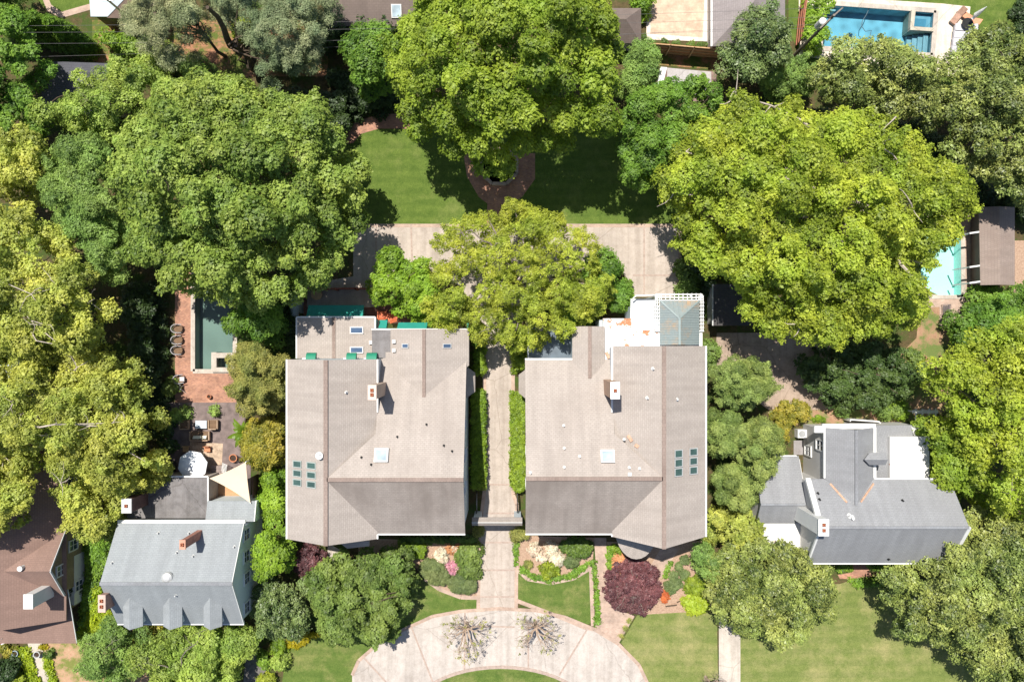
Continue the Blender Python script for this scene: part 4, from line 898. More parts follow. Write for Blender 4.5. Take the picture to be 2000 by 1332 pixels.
b = MB(); edge(b, (ex0, er, 8.5), (ex0, -12.47, 5.5), .45, .3, 0); edge(b, (ex0, er, 8.5), (ex0, -20.1, 5.5), .16, .2); edge(b, (ex0, -20.12, 5.5), (ex1, -20.12, 5.5), .12); b.box(28.1, 32.9, -7.95, -7.5, 5.2, 5.5); b.box(27.4, 28.3, -8.3, -7.7, 5.1, 5.45); edge(b, (28.28, -7.8, 5.5), (28.28, -12.4, 5.5), .16); edge(b, (32.8, -7.8, 5.5), (32.8, -12.4, 5.5), .3); edge(b, (22.75, -10.78, 2.8), (ex0, -10.78, 2.8), .1); edge(b, (32.8, -12.45, 5.5), (ex1, -12.45, 5.5), .12); edge(b, (ex1, er, 8.5), (ex1, -20.1, 5.5), .3, .25); b.build('gutter', M_white, E)
b = MB(); b.box(23.1, 27.15, -19.7, -16.95, 3.1, 3.3); b.build('porch_roof', M_memb, E)
b = MB(); b.prism(XY([(1738, 853), (1815, 853), (1815, 935), (1738, 935)], 4.5), 3.7, 4.5); b.build('flat_roof', M_memb, E)
b = MB(); zE = lambda x, y: 8.5 - .817 * (y - er); zV = lambda x, y: max(zE(x, y), 7.2 - .8 * abs(x - 30.4))
for a_, c_ in (((1621, 944), (1654, 981)), ((1706, 944), (1681, 980))): p, q = on(*a_, zV), on(*c_, zV); b.bar(p + Vector((0, 0, .04)), q + Vector((0, 0, .04)), .17, .06)
for px, y0, y1 in ((1712, 845, 930),): b.box(32.85, 33.15, -12.3, -8, 4.4, 4.5)
b.build('leaf_litter', M_copper, E)
chimney(E, 26.15, 26.95, -16.55, -15.2, 0, 9.6, M_white, M_white, 2)
b = MB(); zt = 7.0; y0 = W(0, 897, 6.8).y
b.slab([(31.2, y0, zt), (33.3, y0, zt), (33.3, y0 - .55, zt - .5), (31.9, y0 - .55, zt - .5)], .08); b.slab([(31.2, y0, zt), (33.3, y0, zt), (33.3, y0 + .55, zt - .5), (31.9, y0 + .55, zt - .5)], .08); dr = b.build('dormer', RG2, E)
b = MB(); extr(b, [(y0 - .45, 5), (y0 - .45, zt - .5), (y0, zt - .1), (y0 + .45, zt - .5), (y0 + .45, 5)], 32, 33.2, 'x'); b.build('dormer_wall', M_white, dr)
window(E, 28.42, -9.6, 4.2, 'W', .85, 1.5); window(E, 28.42, -10.5, 1.4, 'W', .85, 1.4)
for px, py in ((1597, 963), (1600, 975), (1762, 977), (1735, 1091)): pipe(E, px, py, zE if py < 1030 else (lambda x, y: 8.5 + .757 * (y - er)), .06, .3, M_black)
pipe(E, 1663, 1011, zE, .12, .4, M_white); pipe(E, 1658, 1006, zE, .08, .35, M_white)
for x in (30, 33.5, 37): window(E, x, -19.7, 3.5, 'S', .9, 1.4)

# ---------------- other roofs
def hip(root, x0, x1, y0, y1, ze, zr, m, k=.5, wall=M_wallE):
    hw = min(x1 - x0, y1 - y0) / 2; b = MB()
    if x1 - x0 < y1 - y0: r0, r1 = ((x0 + x1) / 2, y0 + hw, zr), ((x0 + x1) / 2, y1 - hw, zr); S = [[(x0, y0, ze), (x1, y0, ze), r0], [(x1, y0, ze), (x1, y1, ze), r1, r0], [(x1, y1, ze), (x0, y1, ze), r1], [(x0, y1, ze), (x0, y0, ze), r0, r1]]
    else: r0, r1 = (x0 + hw, (y0 + y1) / 2, zr), (x1 - hw, (y0 + y1) / 2, zr); S = [[(x0, y0, ze), (x1, y0, ze), r1, r0], [(x1, y0, ze), (x1, y1, ze), r1], [(x1, y1, ze), (x0, y1, ze), r0, r1], [(x0, y1, ze), (x0, y0, ze), r0]]
    for s in S: b.slab(s, .12)
    b.build('roof', m, root); b = MB(); b.box(x0 + .3, x1 - .3, y0 + .3, y1 - .3, 0, ze - .1); b.build('wall', wall, root)
RGW = shingle('roof_warm_grey', (.29, .255, .25), stain=(.8, .8, .8), seed=61)
o = empty('garage', (22, 32, 0), 'warm grey hip roof building right of the beige court', 'building')
hip(o, 18.75, 25.6, 27.6, 41, 3.0, 5.4, RGW)
b = MB(); edge(b, (18.7, 27.6, 3), (18.7, 41, 3), .16); b.build('gutter', M_white, o)
o = empty('pavilion', (10.5, 29.8, 0), 'small hip-roofed brown pavilion half hidden by the top centre tree', 'pavilion')
hip(o, 8.3, 12.15, 28.0, 31.3, 2.7, 4.2, RT)
o = empty('brown_roof_cottage', (-13, 33, 0), 'dappled brown roof with white skylight, left of the top centre tree', 'house')
b = MB(); b.slab([(-17.5, 29.4, 3.2), (-9, 29.4, 3.2), (-9, 40, 6.2), (-17.5, 40, 6.2)]); b.build('roof', RT, o)
b = MB(); b.box(-17.2, -9.3, 29.8, 40, 0, 3.2); b.build('wall', M_wallD, o)
zF = lambda x, y: 3.2 + .283 * (y - 29.4); skylight(o, 764, 784, 10, 37, zF, M_metal, M_skyw, .15)
o = empty('shed', (-40, 24, 0), 'dark slate-roofed shed between the trees at the upper left', 'shed')
b = MB(); b.slab([(-43.0, 25.7, 4.4), (-37.0, 25.5, 4.4), (-37.0, 21.5, 2.4), (-44.6, 21.5, 2.4)]); b.build('roof', shingle('roof_slate_dark', (.125, .125, .145), stain=(.85, .85, .85), seed=71), o)
b = MB(); b.prism([(-42.8, 25.4), (-37.2, 25.2), (-37.2, 21.8), (-44.2, 21.8)], 0, 2.3); b.build('wall', M_wallD, o)
o = empty('pale_roof_outbuilding', (-38, 31, 0), 'outbuilding with a pale blue-grey metal roof at the top left', 'outbuilding')
b = MB(); b.slab([(-39.4, 30.3, 3.2), (-37.8, 30.3, 3.2), (-35.6, 32.6, 3.2), (-35.6, 38, 4.2), (-39.4, 38, 4.2)]); b.build('roof', plain('pale_metal_roof', (.42, .48, .50), .5, .06, .5), o)
b = MB(); b.slab([(-37.9, 30.2, 3.15), (-33.5, 30.2, 2.8), (-33.5, 32.8, 2.8), (-35.6, 32.7, 3.15)], .12); b.build('side_roof', plain('brown_metal_roof', (.12, .08, .06), .7, .2, 2), o)
b = MB(); b.box(-39.2, -33.8, 30.5, 38, 0, 2.6); b.build('wall', M_wallD, o)
o = empty('pergola_shed', (45.5, 9, 0), 'weathered grey shingle poolhouse with three white side beams at the right edge', 'poolhouse')
b = MB(); z = 3.0; rA = W(1952, 405, z + .5); q = [W(1912, 405, z), W(1982, 405, z), W(1982, 557, z), W(1915, 557, z)]; rB = W(1953, 557, z + .5)
rA.y = q[0].y; rB.y = q[2].y; q[1].x = q[2].x
b.slab([rA, rB, q[3], q[0]], .1); b.slab([rA, q[1], q[2], rB], .1)
b.build('roof', shingle('roof_cedar_weathered', (.27, .215, .185), stain=(.75, .7, .68), amount=.6, row=.26, brick=.18, seed=81), o)
b = MB(); b.box(q[0].x + 1.0, q[1].x - .15, q[2].y + .2, q[0].y - .2, 0, 2.8); b.build('wall', plain('poolhouse_wall', (.15, .11, .09)), o)
for y in (453, 519, 550): b = MB(); b.bar(W(1893, y + 3, 2.9), W(1914, y, 2.9), .15, .15); p = W(1894, y + 3, 2.8); b.box(p.x - .06, p.x + .06, p.y - .06, p.y + .06, 0, 2.8); b.build('beam', M_white, o)
o = empty('garage', (20, 3, 0), 'dark-roofed garage in the shade under the large yellow-green tree', 'garage')
b = MB(); q = [W(1392, 555, 2.8), W(1470, 555, 2.8), W(1470, 636, 2.8), W(1392, 636, 2.8)]; b.slab(q, .15); b.build('roof', RDK, o)
b = MB(); b.box(q[0].x + .2, q[1].x - .2, q[2].y + .2, q[0].y - .2, 0, 2.6); b.build('wall', M_wallE, o)
b = MB(); edge(b, q[0], q[3], .1); b.build('gutter', M_metal, o)
o = empty('small_outbuilding', (-48, 0, 0), 'pale roof glimpsed through the yellow-green tree at the left edge', 'outbuilding')
b = MB(); b.slab([(-53, 1, 3), (-46, 1, 3), (-46, -6, 3.6), (-53, -6, 3.6)]); b.build('roof', plain('pale_roof_left', (.34, .38, .40)), o); b = MB(); b.box(-52.7, -46.3, -5.7, .7, 0, 2.85); b.build('wall', M_wallE, o)
# ============================================================ FENCES, POLES, FURNITURE
def board_fence(pts, z1, label, m, px=True, name='wooden_fence', posts=True, mp=None):
    P = XY(pts) if px else pts; c = np.mean(P, axis=0)
    o = empty(name, (c[0], c[1], 0), label, 'fence')
    b = MB(); strip(b, P, .05, 0.05, z1, False); b.build('boards', m, o)
    b = MB()
    for i in range(len(P) - 1):
        a, q = Vector((*P[i], 0)), Vector((*P[i + 1], 0)); d = (q - a).normalized(); n = Vector((d.y, -d.x, 0)) * .06
        for zz in (z1 * .2, z1 * .5, z1 * .8, z1): b.bar(a + n + Vector((0, 0, zz)), q + n + Vector((0, 0, zz)), .06, .09)
    b.build('rail', mp or m, o)
    if posts:
        for i in range(len(P) - 1):
            a, q = Vector((*P[i], 0)), Vector((*P[i + 1], 0)); L = (q - a).length; k = max(1, int(L / 1.9)); d = (q - a).normalized(); n = Vector((d.y, -d.x, 0)) * .13
            for j in range(k + 1):
                b = MB(); p = a + (q - a) * (j / k) + n; b.box(p.x - .06, p.x + .06, p.y - .06, p.y + .06, 0, z1 + .1); b.build('post', mp or m, o)
    return o
M_ced = plain('cedar_boards', (.34, .17, .075), .8, .25, 5)
M_cedl = plain('cedar_posts', (.50, .33, .18), .8, .2, 5)
board_fence([(1262, 103), (1300, 106), (1345, 110), (1408, 115)], 2.4, 'warm brown horizontal board fence below the beige court', M_ced, mp=M_cedl)
board_fence([(1566, -40), (1563, 10), (1558, 40), (1553, 92)], 2.0, 'reddish board fence running down beside the blue pool hedge', plain('red_boards', (.36, .15, .09), .8, .2, 3), posts=False)
board_fence([(488, 800), (478, 870)], 1.0, 'dark low wooden railing at the right end of the wood deck', M_wood)
board_fence([(1648, 816), (1705, 820)], 1.4, 'low white picket fence behind the blue-grey house', M_white)
board_fence([(504, 925), (506, 968)], 1.6, 'brown board fence right of the cream shade sail', plain('fence_dark_brown', (.16, .09, .07)), posts=False)
board_fence([(582, 566), (700, 564), (742, 566)], 1.3, 'low reddish rail fence at the back of the shaded brick patio', plain('fence_redwood', (.30, .10, .06)))
# utility pole and wires
o = empty('utility_pole', W(1552, 108, 0), 'wooden utility pole with a white transformer drum left of the blue pool', 'utility pole')
b = MB(); t_ = W(1597, 64, 5.6); bt = Vector(o.location); b.tube([bt, bt + Vector((0, 0, 9.2))], [.16, .11], 8); b.build('pole', bark('grey'), o)
b = MB(); b.bar(bt + Vector((-1.0, -.9, 8.6)), bt + Vector((1.0, .9, 8.6)), .12, .12); b.build('crossarm', bark('grey'), o)
b = MB(); b.lathe(bt + Vector((-.35, .1, 6.6)), [(0, 0), (.33, 0), (.33, 1.1), (.25, 1.2), (0, 1.2)], 14); b.build('transformer', M_white, o)
for k, (dx, dy, dz, y1) in enumerate(((-1, -.9, 8.7, 30.3), (0, 0, 8.9, 31.2), (1, .9, 8.7, 31.8), (0, 0, 7.4, 29.2))):
    b = MB(); a = bt + Vector((dx, dy, dz)); e = Vector((-62, y1 - 4.5, dz - .4)); pth = []
    for i in range(25):
        t = i / 24; pth.append(a + (e - a) * t + Vector((0, 0, -1.6 * 4 * t * (1 - t) * .7)))
    b.tube(pth, [.012] * 25, 4, False)
    tag(b.build('power_line', plain('cable_grey', (.16, .15, .15), .6), None, False, a), 'thin power line strung leftwards from the utility pole over the tree tops', 'power line', 'overhead power lines')
o = empty('utility_pole', W(288, 66, 0), 'short pale pole standing by the left cedar below the power lines', 'utility pole')
b = MB(); bt = Vector(o.location); b.tube([bt, bt + Vector((0, 0, 7.6))], [.12, .09], 8); b.build('pole', M_metal, o); b = MB(); b.bar(bt + Vector((-.5, 0, 7.3)), bt + Vector((.5, 0, 7.3)), .1, .1); b.build('crossarm', M_metal, o)

def copy_tree(src, loc, rz, label):
    r = src.copy(); COL.objects.link(r); r.location = loc; r.rotation_euler = (0, 0, rz); r['label'] = label
    for ch in list(src.children):
        c = ch.copy(); COL.objects.link(c); c.parent = r
        for g in ch.children: d = g.copy(); COL.objects.link(d); d.parent = c
    return r
def place(o, loc, rz=0): o.location = loc; o.rotation_euler = (0, 0, rz)
M_grey = plain('furniture_grey', (.34, .33, .34), .7, .1, 3)
M_teak = plain('teak', (.34, .24, .16), .7, .2, 5); M_cush = plain('cushion_grey', (.48, .47, .49), .9, .06, 3); M_cream = plain('cushion_cream', (.62, .60, .48), .9, .1, 4); M_brownc = plain('cushion_brown', (.16, .10, .06), .9, .2, 4)
# round backed pool chairs
def tubchair(label, group, ms=M_brownc):
    o = empty('garden_chair', (0, 0, 0), label, 'chair', group)
    b = MB(); b.prism(ell(0, 0, .46, .38, 16), .36, .44); b.build('seat', ms, o)
    b = MB(); n = 12
    for k in range(n):
        a0, a1 = math.pi * (.45 + 1.1 * k / n), math.pi * (.45 + 1.1 * (k + 1) / n)
        b.bar((.52 * math.cos(a0), .42 * math.sin(a0), .82), (.52 * math.cos(a1), .42 * math.sin(a1), .82), .06, .05)
        b.bar((.52 * math.cos(a0), .42 * math.sin(a0), .82), (.40 * math.cos(a0), .34 * math.sin(a0), .42), .03, .03)
    b.build('backrest', M_grey, o)
    for sx in (-1, 1):
        for sy in (-1, 1): b = MB(); b.bar((.3 * sx, .28 * sy, 0), (.3 * sx, .28 * sy, .38), .05, .05); b.build('leg', M_white, o)
        b = MB(); b.bar((-.2, .4 * sx, .66), (.42, .4 * sx, .62), .06, .05); b.build('armrest', M_grey, o)
    return o
g_ = 'rounded chairs along the left pool'
ch = tubchair('topmost of three rounded white chairs lined up left of the teal pool', g_); place(ch, W(351, 642, 0))
copy_tree(ch, W(351, 664, 0), .1, 'middle of three rounded white chairs lined up left of the teal pool')
copy_tree(ch, W(351, 684, 0), 0, 'lowest of three rounded white chairs lined up left of the teal pool')
c2 = copy_tree(ch, W(355, 740, 0), .15, 'rounded white chair with towel on the brick below the teal pool')
b = MB(); b.box(-.1, .35, -.2, .22, .45, .5); tag(b.build('towel', M_cush, None, False, (0, 0, 0)), 'pale folded towel lying on the chair below the teal pool', 'towel').location = W(357, 740, 0)
o = empty('folding_chair', W(357, 757, 0), 'folding chair with dark sling lying collapsed on the brick near the deck', 'chair')
b = MB(); p = Vector(o.location)
b.slab([p + Vector(v) for v in ((-.55, .05, .3), (0, .28, .75), (.1, -.1, .75), (-.5, -.2, .3))], .03); b.build('sling', M_black, o)
b = MB()
for a, c in (((-.6, .1, 0), (.1, .3, .8)), ((-.5, -.25, 0), (.15, -.1, .8)), ((.15, .2, 0), (.0, .1, .7)), ((.35, -.55, 0), (.1, -.1, .7))): b.bar(p + Vector(a), p + Vector(c), .04, .04)
b.build('frame', M_white, o)
def pot(px, py, r, h, label, cat='pot', m=None, name='flower_pot', soil=True):
    o = empty(name, W(px, py, 0), label, cat); p = Vector(o.location)
    b = MB(); b.lathe(p, [(r * .7, 0), (r, h), (r * 1.12, h), (r * 1.12, h + .06), (r * .86, h + .06), (r * .8, h - .08)], 20); b.build('pot', m or plain('terracotta', (.42, .17, .09), .8, .15, 4), o)
    b = MB(); b.prism([(p.x + q[0], p.y + q[1]) for q in ell(0, 0, r * .82, None, 16)], h - .15, h - .08); b.build('soil', plain('pot_soil', (.05, .03, .02), .9), o); return o
pot(411, 774, .2, .35, 'small terracotta pot on the sunlit brick patio')
pot(459, 893, .36, .5, 'large empty terracotta pot beside the cream shade sail')
pot(468, 895, .26, .45, 'dark glazed pot right next to the large terracotta pot', m=plain('dark_glaze', (.05, .045, .045), .3))
pot(1792, 718, .42, .5, 'large round rusty planter in the garden right of the paved yard')
pot(1802, 699, .22, .3, 'small pink-red planter above the rusty round planter', m=plain('pink_clay', (.42, .18, .14)))
pot(78, 1274, .3, .5, 'grey urn planter on the right of the front walk at the lower left', m=M_metal, name='urn_planter')
pot(37, 1271, .28, .6, 'blue-grey urn planter on the left of the front walk at the lower left', m=plain('urn_blue', (.28, .34, .38)), name='urn_planter')
# deck furniture
def armchair(label, w_, group, n=1):
    o = empty('armchair' if n == 1 else 'loveseat', (0, 0, 0), label, 'armchair' if n == 1 else 'sofa', group)
    b = MB(); b.box(-w_ / 2, w_ / 2, -.42, .42, .12, .34); b.build('base', M_teak, o)
    for s in (-1, 1): b = MB(); b.box(s * w_ / 2 - .05, s * w_ / 2 + .05, -.42, .42, .344, .6); b.build('armrest', M_teak, o)
    b = MB(); b.box(-w_ / 2 + .053, w_ / 2 - .053, -.47, -.37, .343, .78); b.build('backrest', M_teak, o)
    for s in range(n): x0 = -w_ / 2 + .07 + s * (w_ - .14) / n; b = MB(); b.box(x0, x0 + (w_ - .14) / n - .03, -.35, .40, .343, .46); b.build('cushion', M_brownc, o)
    return o
a1 = armchair('teak armchair with brown cushion left of the square deck table', .85, 'armchairs on the wood deck'); place(a1, W(364, 828, .05), 0)
a2 = copy_tree(a1, W(420, 828, .05), 0, 'teak armchair with brown cushion right of the square deck table')
a3 = armchair('teak loveseat with pale cushions below the square deck table', 1.85, None, 2); place(a3, W(394, 850, .05), 0)
for k, x in enumerate((386, 394, 404)):
    b = MB(); b.slab([(-.2, .12, .55), (.2, .14, .55), (.22, -.14, .75), (-.2, -.16, .75)], .1)
    q = b.build('throw_pillow', M_cream); q.location = W(x, 852, .1); tag(q, ('left', 'middle', 'right')[k] + ' cream throw pillow on the teak loveseat', 'pillow')
o = empty('coffee_table', W(396, 828, .05), 'square pale-topped table between the two deck armchairs', 'table'); p = Vector(o.location)
b = MB(); b.box(p.x - .55, p.x + .55, p.y - .38, p.y + .38, .42, .47); b.build('tabletop', plain('glass_top', (.50, .55, .60), .25, .15, 1.5), o)
for sx in (-1, 1):
    for sy in (-1, 1): b = MB(); b.box(p.x + sx * .5 - .03, p.x + sx * .5 + .03, p.y + sy * .33 - .03, p.y + sy * .33 + .03, .05, .42); b.build('leg', M_teak, o)
def umbrella(px, py, rad, h, label, m):
    o = empty('patio_umbrella', W(px, py, 0), label, 'umbrella'); p = Vector(o.location)
    b = MB(); n = 8; a0 = R(12)
    for k in range(n):
        a, c = a0 + 2 * math.pi * k / n, a0 + 2 * math.pi * (k + 1) / n
        P = [p + Vector((rad * math.cos(t), rad * math.sin(t), h - .45)) for t in (a, c)]; mid = (P[0] + P[1]) / 2 * .5 + (p + Vector((0, 0, h))) * .5 - Vector((0, 0, .04))
        b.face([P[0], P[1], p + Vector((0, 0, h))]); b.face([P[0] - Vector((0, 0, .15)), P[1] - Vector((0, 0, .15)), P[1], P[0]])
    b.build('canopy', m, o)
    for k in range(n): a = a0 + 2 * math.pi * k / n; b = MB(); b.bar(p + Vector((rad * math.cos(a), rad * math.sin(a), h - .47)), p + Vector((0, 0, h - .03)), .03, .03); b.build('rib', M_white, o)
    b = MB(); b.tube([p, p + Vector((0, 0, h + .1))], [.03, .03], 8); b.build('pole', M_teak, o); return o
um = umbrella(394, 902, 1.42, 2.6, 'white octagonal patio umbrella open beside the shade sail', plain('umbrella_canvas', (.80, .82, .84), .7, .06, .9))
pu = W(394, 902, 0)
o = empty('dining_table', (pu.x, pu.y, .06), 'round table mostly hidden under the white patio umbrella', 'table')
b = MB(); b.lathe((pu.x, pu.y, .7), [(0, 0), (.6, 0), (.6, .05), (0, .05)], 18); b.build('tabletop', M_teak, o); b = MB(); b.tube([(pu.x + .1, pu.y, .06), (pu.x + .1, pu.y, .7)], [.1, .06], 8); b.build('leg', M_teak, o)
b = MB()
for k in range(6): b.box(.0, 1.25, -.9 + .3 * k, -.9 + .3 * k + .27, .05, .05 + .09 * (k + 1))
q = b.build('wooden_steps', plain('step_wood', (.24, .19, .17), .8, .2, 4)); q.location = W(416, 925, 0); tag(q, 'grey wooden steps right of the white patio umbrella', 'steps')
b = MB()
for k in range(9): b.bar((0, .14 * k, .25 + .1 * k), (.45, .14 * k, .25 + .1 * k), .05, .04)
b.bar((0, 0, .2), (0, 1.2, 1.1), .04, .05); b.bar((.45, 0, .2), (.45, 1.2, 1.1), .04, .05)
q = b.build('slatted_lounger', M_white); q.location = W(434, 922, .05); q.rotation_euler = (0, 0, -.4); tag(q, 'white slatted folding lounger leaning left of the large terracotta pot', 'lounger')
o = empty('barbecue_grill', W(337, 908, .05), 'dark round covered grill left of the white patio umbrella', 'grill'); p = Vector(o.location)
b = MB(); b.lathe(p, [(.5, .1), (.6, .5), (.55, .9), (.35, 1.1), (0, 1.15)], 18); b.build('cover', plain('grill_cover', (.04, .04, .045), .6, .3, 4), o)
b = MB(); b.lathe(p, [(.3, 0), (.32, .1), (0, .1)], 12); b.build('base', M_black, o)
for k, (x, y, m_, l) in enumerate(((366, 876, M_cedl, 'pale wooden chair at the upper left edge of the patio umbrella'), (408, 876, plain('chair_orange', (.5, .2, .1)), 'orange-red chair at the upper right edge of the patio umbrella'))):
    o = empty('patio_chair', W(x, y, .06), l, 'chair'); p = Vector(o.location); b = MB(); b.box(p.x - .28, p.x + .28, p.y - .26, p.y + .26, .42, .47); b.build('seat', m_, o); b = MB(); b.box(p.x - .28, p.x + .28, p.y + .26, p.y + .3, .42, .9); b.build('backrest', m_, o)
    for sx in (-1, 1):
        for sy in (-1, 1): b = MB(); b.box(p.x + sx * .25 - .02, p.x + sx * .25 + .02, p.y + sy * .23 - .02, p.y + sy * .23 + .02, .06, .42); b.build('leg', m_, o)
# shade sail
o = empty('shade_sail', W(470, 960, 0), 'cream triangular shade sail stretched over the small wooden terrace', 'shade sail')
b = MB(); A3, B3, C3 = W(409, 934, 3.4), W(480, 902, 3.9), W(489, 982, 3.7); n = 10; G3 = (A3 + B3 + C3) / 3
def sp(u, v):
    w_ = 1 - u - v; p = A3 * u + B3 * v + C3 * w_; k = u * v + v * w_ + w_ * u; p = p + (G3 - p) * (.22 * (4 * k) * (1 - 2.6 * u * v * w_ * 9)) * .35; p.z -= .5 * k; return p
for i in range(n):
    for j in range(n - i):
        b.face([sp(i / n, j / n), sp((i + 1) / n, j / n), sp(i / n, (j + 1) / n)])
        if i + j < n - 1: b.face([sp((i + 1) / n, j / n), sp((i + 1) / n, (j + 1) / n), sp(i / n, (j + 1) / n)])
b.build('sail', plain('sail_cream', (.64, .52, .38), .8, .03, 1), o, True)
for q in (B3, C3): b = MB(); b.tube([(q.x, q.y, 0), q], [.05, .05], 8); b.build('mast', M_white, o)
b = MB(); b.box(-1.5, 1.2, -.9, .9, .0, .5); q = b.build('terrace_step', plain('terrace_orange_wood', (.45, .25, .13), .7, .15, 3)); q.location = W(452, 960, 0); tag(q, 'orange-brown wooden terrace platform under the cream shade sail', 'platform')
b = MB(); b.box(-.15, .15, -.4, .4, 0, 2.4); q = b.build('side_wall', M_wallE); q.location = W(421, 958, 0); tag(q, 'pale stub wall with a vent at the left of the shade sail', 'wall')
# grey object by green awning
o = empty('kayak', W(587, 600, 0), 'grey upturned boat-shaped tub standing left of the long teal awning', 'tub'); p = Vector(o.location)
b = MB(); b.tube([p + Vector((0, -1.0, 1.9)), p + Vector((0, -.85, 2.0)), p + Vector((0, 0, 2.1)), p + Vector((0, .85, 2.0)), p + Vector((0, 1.0, 1.9))], [.18, .4, .46, .4, .2], 12)
b.box(p.x - .3, p.x + .3, p.y - .6, p.y + .6, 0, 1.8); b.build('hull', plain('tub_grey', (.30, .34, .35), .5), o)
o.name = 'storage_tub'
o = empty('garden_table', W(622, 576, 0), 'round wooden table in the deep shade of the brick patio', 'table'); p = Vector(o.location)
b = MB(); b.lathe(p + Vector((0, 0, .7)), [(0, 0), (.55, 0), (.55, .05), (0, .05)], 18); b.build('tabletop', M_cedl, o); b = MB(); b.tube([p, p + Vector((0, 0, .7))], [.08, .08], 8); b.build('leg', M_cedl, o)
o = empty('adirondack_chair', W(748, 615, 0), 'orange-red slatted chairs grouping beneath the lime green tree', 'chair'); p = Vector(o.location)
mo = plain('orange_paint', (.62, .16, .07), .6)
b = MB()
for k in range(6): b.box(p.x - .35 + k * .12, p.x - .26 + k * .12, p.y - .3, p.y + .35, .35, .38)
b.build('seat', mo, o); b = MB()
for k in range(6): b.bar((p.x - .3 + k * .12, p.y - .3, .35), (p.x - .3 + k * .12, p.y - .65, 1.0), .09, .03)
b.build('backrest', mo, o)
for s in (-1, 1): b = MB(); b.box(p.x + s * .42 - .06, p.x + s * .42 + .06, p.y - .4, p.y + .45, .55, .59); b.build('armrest', mo, o)
o['label'] = 'orange-red slatted garden chair below the lime green tree, nearest the teal awnings'
c2 = copy_tree(o, W(768, 618, 0), .3, 'orange-red slatted garden chair furthest right below the lime green tree'); o['group'] = 'orange slatted chairs'; c2['group'] = 'orange slatted chairs'
# lounge furniture by the blue pool
def lounger(label, group):
    o = empty('sun_lounger', (0, 0, 0), label, 'sun lounger', group)
    b = MB(); b.box(-.95, .55, -.36, .36, .28, .42); b.slab([(.55, -.36, .42), (.55, .36, .42), (1.1, .36, .72), (1.1, -.36, .72)], .14); b.build('cushion', M_cush, o)
    b = MB(); b.box(-1, 1.05, -.4, .4, .18, .27); b.build('frame', M_grey, o)
    for sx in (-.9, .9):
        for sy in (-.33, .33): b = MB(); b.box(sx - .04, sx + .04, sy - .04, sy + .04, 0, .18); b.build('leg', M_grey, o)
    return o
lg = 'grey sun loungers beside the blue pool'
l1 = lounger('topmost grey cushioned sun lounger right of the blue pool', lg); place(l1, W(1880, 58, .03), -.06)
copy_tree(l1, W(1878, 71, .03), -.06, 'second grey cushioned sun lounger from the top, right of the blue pool')
copy_tree(l1, W(1876, 86, .03), -.06, 'third grey cushioned sun lounger from the top, right of the blue pool')
copy_tree(l1, W(1874, 101, .03), -.06, 'lowest grey sun lounger, half hidden by the tree right of the blue pool')
o = empty('patio_umbrella', W(1884, 44, .03), 'closed white patio umbrella leaning over the furniture by the blue pool', 'umbrella'); p = Vector(o.location)
b = MB(); b.tube([p + Vector((0, -.2, 1.3)), p + Vector((.1, 0, 1.7)), p + Vector((.2, .1, 2.5)), p + Vector((.3, .2, 3.0))], [.16, .24, .14, .03], 9); b.build('canopy', M_white, o); b = MB(); b.tube([p, p + Vector((.1, 0, 1.5))], [.03, .03], 6); b.build('pole', M_grey, o)
b = MB(); b.lathe(p + Vector((-.1, -.4, .4)), [(0, .3), (.55, .3), (.55, .24), (.06, .22), (.05, -.4)], 16)
tag(b.build('side_table', M_black, None, False, p), 'dark round table beneath the closed white umbrella by the blue pool', 'table')
for k, (x, y, rz, l) in enumerate(((1866, 36, .9, 'tan wicker chaise angled at the top right pool corner'), (1892, 40, -.6, 'terracotta coloured chaise right of the closed white umbrella'))):
    o = empty('chaise', W(x, y, .03), l, 'chaise', None, rz)
    mm = plain('wicker_tan', (.36, .22, .16), .8, .25, 6) if k == 0 else plain('wicker_terracotta', (.58, .26, .15), .8, .2, 6)
    b = MB(); b.box(-.8, .3, -.3, .3, .25, .38); b.slab([(.3, -.3, .38), (.3, .3, .38), (.9, .3, .8), (.9, -.3, .8)], .1); q = b.build('seat', mm); q.parent = o
    for sx in (-.7, .5): b = MB(); b.box(sx - .04, sx + .04, -.3, .3, 0, .25); q = b.build('leg', M_grey); q.parent = o
# grid bench by right pool
o = empty('metal_bench', W(1845, 610, .02), 'dark grid metal chaise on the pink paving below the cyan pool', 'bench'); p = Vector(o.location)
b = MB()
for k in range(7): b.bar(p + Vector((-.36 + .12 * k, -.7, .4)), p + Vector((-.36 + .12 * k, .75, .42)), .03, .03)
for k in range(13): b.bar(p + Vector((-.38, -.7 + .12 * k, .405)), p + Vector((.38, -.7 + .12 * k, .405)), .03, .03)
b.build('seat', plain('iron_grey', (.12, .11, .12), .5), o)
for sx in (-.36, .36):
    for sy in (-.65, .7): b = MB(); b.box(p.x + sx - .02, p.x + sx + .02, p.y + sy - .02, p.y + sy + .02, .02, .4); b.build('leg', M_black, o)
